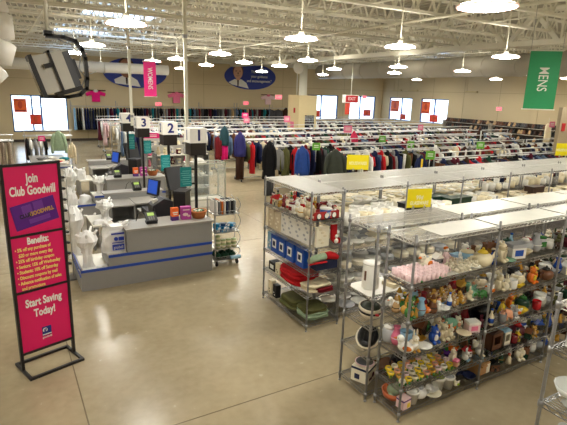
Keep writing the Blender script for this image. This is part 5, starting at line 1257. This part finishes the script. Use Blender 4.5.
m=MB(); m.lathe([(.1,-.05),(.16,0),(.165,.02)],20,0,sy=.8,X=XX); m.build('griddle_base',plastic('ivory'),e)
m=MB(); m.lathe([(.15,.02),(.14,.05),(.1,.06)],20,0,sy=.75,X=XX)
for k in range(5): m.box(-.1,.1,-.07+k*.035,-.06+k*.035,.055,.068,0,XX)
m.build('ribbed_plate',plastic('black'),e)
e=thing('boxed_electric_pan','pale printed cardboard box with a round pan sitting on top, low at the rack end','box',(3.18,3.56,.104),R(25))
m=MB(); m.box(-.11,.11,-.1,.1,0,.17); m.build('carton',card('ivory'),e)
m=MB(); m.box(-.111,.111,-.101,.101,.14,.165); m.box(-.111,-.11,.0,.06,.03,.09); m.build('blue_print',card('navy'),e)
m=MB(); m.prism([(.02+.03*cos(k*pi/6),.07+.03*sin(k*pi/6)) for k in range(12)],.1,.102,0,Matrix.Rotation(pi/2,4,'X')); m.box(-.08,-.01,-.102,-.1,.03,.06); m.build('maroon_print',card('maroon'),e)
e=thing('round_pan','shallow dark pan with pale pink rim lying on the printed box','pan',(3.18,3.56,.275),0)
m=MB(); m.lathe([(.07,0),(.1,.025),(.095,.03),(.06,.012)],20); m.build('pan_body',plastic('dark grey'),e); m=MB(); m.tube([(.1*cos(k*pi/10),.1*sin(k*pi/10),.027) for k in range(21)],.007,6,caps=False); m.build('pale_rim',plastic('pale pink'),e)
m=MB(); m.prism([(-.11,-.08),(.11,-.08),(.11,.08),(-.11,.08)],0,.04); m.box(-.06,.06,-.04,.04,.04,.045,1); m.build('cream_platter_box',[card('cream'),card('beige')],None,(3.45,3.50,1.176),.2,label='cream flat box on the shelf behind the pink mugs',cat='box')
WB='on the rack backing the near row'
for zz in (1.164,.844,.504,.104):
    x=3.5
    for k in range(11):
        kd=['bowl','teapot','glass_bowl','tin','mug','vase','plate_stack'][int(rnd.random()*7)]; c=rnd.choice(['white','black','brown','grey','silver','beige','cream','dark grey'])
        lb='%s %s, rack backing the near row, %s'%(c,KW[kd],{1.164:'upper shelf',.844:'middle shelf',.504:'lower shelf',.104:'bottom shelf'}[zz])
        if x<5.6: item('small_mug' if kd=='mug' else kd,x,3.55,zz,1.35,c,'grey','black',lb,CATW[kd],lb[:-1]+'es')
        x+=.215
# ---- Christmas end rack contents (x 3.3..3.8, y 4.88..6.12)
def cx(dx,dy): return (3.30+dx,4.90+dy)
WA='on the Christmas rack upper shelf'
k=0
for dx in (.06,.18,.30,.42):
    dy=.08
    while dy<1.2:
        kd=['santa_ornament','ceramic_house','doll_figurine','bear_figurine','tin','bird_figurine','rabbit_figurine'][k%7]
        a,b_,c=[('red','white','black'),('gold','white','brown'),('ivory','red','brown'),('white','cream','red'),('green','gold','white'),('beige','red','black'),('dark red','white','gold'),('white','dark red','black'),('navy','white','gold')][(k*4)%9]
        if not (dy<.4 and dx<.4): rowitem(kd,cx(dx,dy)[0],cx(dx,dy)[1],1.524,rnd.uniform(.95,1.25),a,b_,c,WA,R(-70)+rnd.uniform(-.4,.4))
        dy+=.115; k+=1
lot([('santa_ornament',3.35,5.2,1.3,'ivory','red','gold'),('bear_figurine',3.37,5.07,1.45,'beige','cream','brown'),('bird_figurine',3.5,5.25,1.1,'gold','red','black')],1.524,WA)
e=thing('red_mug_tray','red open tray holding three snowman faces on the Christmas rack','tray',(3.55,4.98,1.524),0)
m=MB(); m.box(-.19,.2,-.07,.07,0,.015); m.box(-.19,.2,-.07,-.06,0,.11); m.box(-.19,.2,.06,.07,0,.11); m.box(.19,.2,-.07,.07,0,.11); m.build('tray_body',M('red tray card',(170,40,36),.5),e)
m=MB()
for x in (-.12,0,.12): m.prism([(x+.03*cos(k*pi/6),.055+.035*sin(k*pi/6)) for k in range(12)],.07,.074,0,Matrix.Rotation(pi/2,4,'X'))
m.build('round_faces',card('white'),e)
m=MB()
for x in (-.12,0,.12): m.prism([(x+.04*cos(k*pi/6),.05+.045*sin(k*pi/6)) for k in range(12)],.07,.072,0,Matrix.Rotation(pi/2,4,'X'))
m.build('dark_surrounds',card('black'),e)
e=thing('blue_gift_tin','blue tin with white pattern standing on the red tray','tin',(3.58,5.0,1.539+.1)); m=MB(); m.lathe([(.075,0),(.075,.11)],18); m.build('tin_body',M('tin blue',(36,84,160),.4),e); m=MB(); m.lathe([(.078,.11),(.078,.125),(.01,.13)],18); m.build('lid',card('white'),e)
m=MB(); 
for k in range(7): a=-pi/2+(k-3)*.42; m.box(.075*cos(a)-.006,.075*cos(a)+.006,.076*sin(a)-.004,.076*sin(a)+.004,.03,.08)
m.build('white_pattern',card('white'),e); e.location.z=1.54
bpy.data.objects['blue_gift_tin'].location.y=4.99
bpy.data.objects['red_mug_tray'].location=(3.55,4.99,1.524)
m=MB(); m.tube([(.0,-.12,0),(0,-.1,.12),(0,0,.17),(0,.1,.12),(0,.12,0)],.02,8); m.build('red_handle_basket',plastic('dark red'),None,(3.70,5.15,1.524),.6,label='dark red arched basket handle behind the blue tin',cat='basket')
# shelf below: paper bags and printed sheets facing -X
def pack(name,x,y,z,w,h,t,c,label,cat,print_c='grey',rz=0,ptn=4,sub='carton'):
    e=thing(name,label,cat,(x,y,z),rz)
    m=MB(); m.box(-t/2,t/2,-w/2,w/2,0,h); m.build(sub,card(c) if isinstance(c,str) else c,e)
    m=MB()
    for k in range(ptn): m.ell((-t/2-.001,w*(.22*sin(k*2.1)),h*(.2+.17*k)),(.001,w*.16,h*.06),10,4)
    m.build('printed_motif',card(print_c) if isinstance(print_c,str) else print_c,e); return e
for k,(dy,c,h) in enumerate(((1.12,'beige',.28),(.93,'beige',.26))):
    pack('paper_gift_bag',3.37,4.88+dy,1.164,.16,h,.1,c,'beige paper gift bag with pale motif, %s'%['at the far corner of the Christmas rack','second from the far corner of the Christmas rack'][k],'bag','ivory',sub='bag_body')
for k,(dy) in enumerate((.76,.60,.42,.24)):
    pack('christmas_print_pack',3.36+.01*k,4.88+dy,1.164,.17,.30,.05,'white','white and grey printed pack, %s from the beige bags'%ORD[k],'pack','silver',rz=.05*k,ptn=5,sub='pack_body')
pack('lace_pack',3.50,4.93,1.164,.2,.27,.04,'ivory','ivory patterned pack facing the aisle on the Christmas rack','pack','cream',rz=pi/2,ptn=5,sub='pack_body')
e=thing('christmas_stocking','red christmas stocking with white snowman hanging at the rack corner','stocking',(3.70,4.93,1.18),0)
m=MB(); m.prism([(-.06,.3),(.02,.3),(.03,.1),(.09,.06),(.09,.0),(.0,0),(-.05,.06)],-.02,.02,0,Matrix.Rotation(pi/2,4,'X')); m.build('stocking_body',cloth('red'),e)
m=MB(); m.ell((.02,-.02,.035),(.035,.02,.035),10,6); m.ell((.02,-.02,.1),(.026,.02,.026),10,6); m.build('white_snowman',cloth('white'),e)
m=MB(); m.box(-.065,.025,-.023,.023,.27,.3); m.build('white_cuff',cloth('white'),e)
# blue boxes shelf z .82
for k,(dy,lb) in enumerate(((.98,'white framed picture, farthest'),(.78,'white framed picture, second'),(.56,'white framed picture, third'),(.30,'white framed picture, nearest'))):
    e=thing('blue_frame_box','royal blue box with %s in its row on the Christmas rack'%lb,'box',(3.37+.005*k,4.88+dy,.824),0)
    m=MB(); m.box(-.06,.06,-.1,.1,0,.26); m.build('carton',M('royal blue carton',(28,78,168),.4,var=.05),e)
    m=MB(); m.box(-.063,-.06,-.055,.055,.07,.2); m.build('white_window',card('white'),e); m=MB(); m.box(-.066,-.063,-.03,.03,.1,.17); m.build('dark_picture',card('navy'),e)
pack('white_picture_box',3.36,6.02,.824,.13,.26,.08,'light blue','pale blue and white box at the far corner beside the blue boxes','box','white',ptn=3)
e=thing('blue_long_box','dark blue long box lying behind the blue boxes','box',(3.6,5.0,.824)); m=MB(); m.box(-.16,.18,-.07,.07,0,.12); m.build('carton',card('navy'),e)
e=thing('green_red_stocking','green knitted stocking with a red toe lying at the rack front corner','stocking',(3.52,4.93,.948),0)
m=MB(); m.tube([(-.22,-.02,.04),(-.1,0,.06),(.05,.0,.07)],[.035,.05,.045],12); m.build('green_leg',cloth('sage'),e)
m=MB(); m.tube([(.05,0,.07),(.13,.01,.07),(.2,.0,.05),(.25,-.02,.03)],[.047,.055,.045,.03],12); m.build('red_toe',cloth('red'),e)
m=MB(); m.lathe([(.047,0),(.047,.02)],12,0,X=Matrix.Translation((-.04,0,.065))@Matrix.Rotation(pi/2,4,'Y')); m.build('white_band',cloth('white'),e)
m=MB(); m.box(-.24,.05,-.06,-.02,.0,.012); m.build('red_edge',cloth('red'),e)
# red cloth shelf z .5
for k,(x,y,w,d,h,c,lb) in enumerate(((3.5,5.45,.42,.56,.19,'red','thick red folded blanket filling the Christmas rack shelf'),(3.55,5.1,.4,.3,.09,'cream','cream folded cloth at the near end beside the red blanket'),(3.62,4.98,.26,.14,.05,'dark red','dark red cloth edge under the cream cloth'))):
    folded(x,y,.504,w,d,h,c,lb,'blanket','folded_blanket',4)
e=thing('camera_box','dark boxed camera kit beside a cream pack on the blanket shelf','box',(3.4,5.95,.504)); m=MB(); m.box(-.07,.07,-.09,.09,0,.13); m.build('carton',card('black'),e); m=MB(); m.box(-.073,-.07,-.05,.05,.03,.09); m.build('white_print',card('white'),e)
pack('cream_pack',3.37,5.78,.504,.12,.16,.08,'cream','cream small pack beside the dark camera box','box','black',ptn=2)
pack('photo_pack',3.37,6.0,.104,.1,.22,.08,'cream','cream pack with black print at the far bottom corner of the Christmas rack','box','black',ptn=2)
pack('photo_pack',3.37,5.85,.104,.1,.2,.08,'black','black pack with white print on the bottom of the Christmas rack','box','white',ptn=2)
for k,(x,y,w,d,h,c,lb) in enumerate(((3.5,5.5,.36,.44,.13,'olive','olive green folded blanket on the bottom of the Christmas rack'),(3.52,5.1,.38,.36,.10,'sage','sage green folded blanket at the near bottom corner'),(3.52,5.1,.36,.33,.05,'olive','second olive blanket folded on top of the sage one'))):
    folded(x,y,.104+(0.1 if k==2 else 0),w,d,h,c,lb,'blanket','folded_blanket',3)
# ---- far china rack: crockery
WH=[ceramic('white'),ceramic('ivory'),ceramic('grey')]
BXS=[(5.35,5.2,.24),(6.35,5.2,.28),(6.1,5.42,.24),(8.6,5.3,.22)]
def mass(kind,c,x0,x1,y0,y1,z,sx,sy,where,sc=1.,p=1.,lim=999):
    n=0; y=y0
    while y<y1:
        x=x0+rnd.uniform(0,sx*.5)
        while x<x1 and n<lim:
            if rnd.random()<p and not (1.3<z<1.4 and any(abs(x-q[0])<q[2]+.05 and abs(y-q[1])<.17 for q in BXS)):
                cc=c if isinstance(c,str) else rnd.choice(c)
                item(kind,x,y,z,sc*rnd.uniform(.85,1.15),cc,'cream' if cc!='cream' else 'white','grey','%s %s %s'%(cc,KW[kind],where),CATW[kind],'%s %ss %s'%(cc,KW[kind],where),rz=rnd.uniform(0,6)); n+=1
            x+=sx
        y+=sy
TOPC='among the crockery under the top of the far china racks'
mass('small_mug',['white','ivory','cream','white'],3.92,7.4,5.05,5.5,1.364,.14,.13,TOPC,1.75,.97)
mass('bowl',['white','cream','ivory'],3.95,7.4,5.62,6.05,1.464,.17,.15,TOPC,1.7,.97)
mass('bowl',['cream','beige','ivory','white','cream'],7.5,10.8,5.08,5.5,1.364,.19,.15,'far along the far china racks',1.25,.9)
mass('small_mug',['cream','white','ivory'],7.5,10.8,5.62,6.05,1.464,.2,.17,'far along the back of the china racks',1.4,.8)
for x,y,w,c,lb in ((5.35,5.2,.42,'black','black storage box among the white mugs'),(6.35,5.2,.5,'dark green','dark green long storage box among the mugs'),(6.1,5.42,.4,'dark green','smaller dark green lidded box behind the long one'),(8.6,5.3,.35,'dark brown','dark brown box far along the china racks')):
    e=thing('storage_box',lb,'box',(x,y,1.364)); m=MB(); m.prism([(-w/2,-.09),(w/2,-.09),(w/2,.09),(-w/2,.09)],0,.16); m.build('box_body',plastic(c),e); m=MB(); m.box(-w/2-.01,w/2+.01,-.1,.1,.16,.18); m.build('box_lid',plastic(c),e)
mass('bowl',['white','ivory','silver'],3.98,6.3,5.1,5.48,1.024,.2,.17,'on the bowl shelf of the far china racks',1.25,1)
mass('plate_stack',['ivory','white','silver'],3.98,6.3,5.12,5.45,.724,.27,.25,'on the lower shelf of the far china racks',1.1,1)
mass('glass_bowl',['white','white','ivory'],3.98,5.8,5.12,5.45,.424,.27,.26,'second from the bottom of the far china racks',1.2,1)
mass('shallow_dish',['silver','white','ivory'],3.98,5.6,5.12,5.45,.104,.27,.26,'on the floor level shelf of the far china racks',1.15,1)
mass('bowl',['silver','white','grey'],3.98,5.8,5.7,6.0,1.0,.22,.25,'on the middle shelf behind the far china racks',1.3,1)
mass('plate_stack',['white','silver'],3.98,5.4,5.7,6.0,.5,.27,.25,'low behind the far china racks',1.1,1)
# ---- glass rack bottom corner
GM3=[GLASSW,GLASSW,GLASSW]
for lv,zz,nm in ((1,1.134,'upper'),(2,.804,'middle'),(3,.454,'lower')):
    n=0
    for y in (1.25,1.44):
        for x in (3.14,3.39,3.64,3.89):
            kd='glass_bowl' if (n+lv)%3 else 'glass_tumbler'
            item(kd,x,y,zz,1.08 if kd=='glass_bowl' else 1.3,'silver','silver','grey','clear %s on the %s shelf of the corner glassware rack'%(KW[kd],nm),CATW[kd],'clear %ss on the %s shelf'%(KW[kd],nm),mats=GM3); n+=1
for k,x in enumerate((3.15,3.4,3.65)):
    item('plate_stack',x,1.42,1.544,1.1,'silver','silver','grey','clear glass plates near the top of the corner rack, %s from the aisle'%ORD[k],'plates',mats=GM3)
# small table numbers of R1 side: red clip on post
m=MB(); m.lathe([(.02,0),(.02,.012)],10); m.build('red_price_clip',plastic('red'),None,(3.068,3.305,.98),0,label='small red clip around the rack post by the canister',cat='clip')

# ------------------------------------------------------------------ text to meshes
for o in [o for o in bpy.data.objects if o.type=='FONT']:
    me=bpy.data.meshes.new_from_object(o)
    n=bpy.data.objects.new('tmp',me); COL.objects.link(n); n.parent=o.parent; n.location=o.location; n.rotation_euler=o.rotation_euler; n.scale=o.scale
    nm=o.name; bpy.data.objects.remove(o); n.name=nm.split('.')[0]
# ------------------------------------------------------------------ light
w=bpy.data.worlds.new('sky'); SC.world=w; w.use_nodes=True
bg=w.node_tree.nodes['Background']; bg.inputs[0].default_value=(.72,.84,1,1); bg.inputs[1].default_value=2.6
vs=SC.view_settings; vs.view_transform='Standard'; vs.look='None'; vs.gamma=1; vs.use_curve_mapping=False; vs.exposure=1.02
dup={l:g for l,g in LABELS.items() if len(g)>1 and (None in g or len(set(g))>1)}
print('DUPLABELS',len(dup),list(dup)[:8])
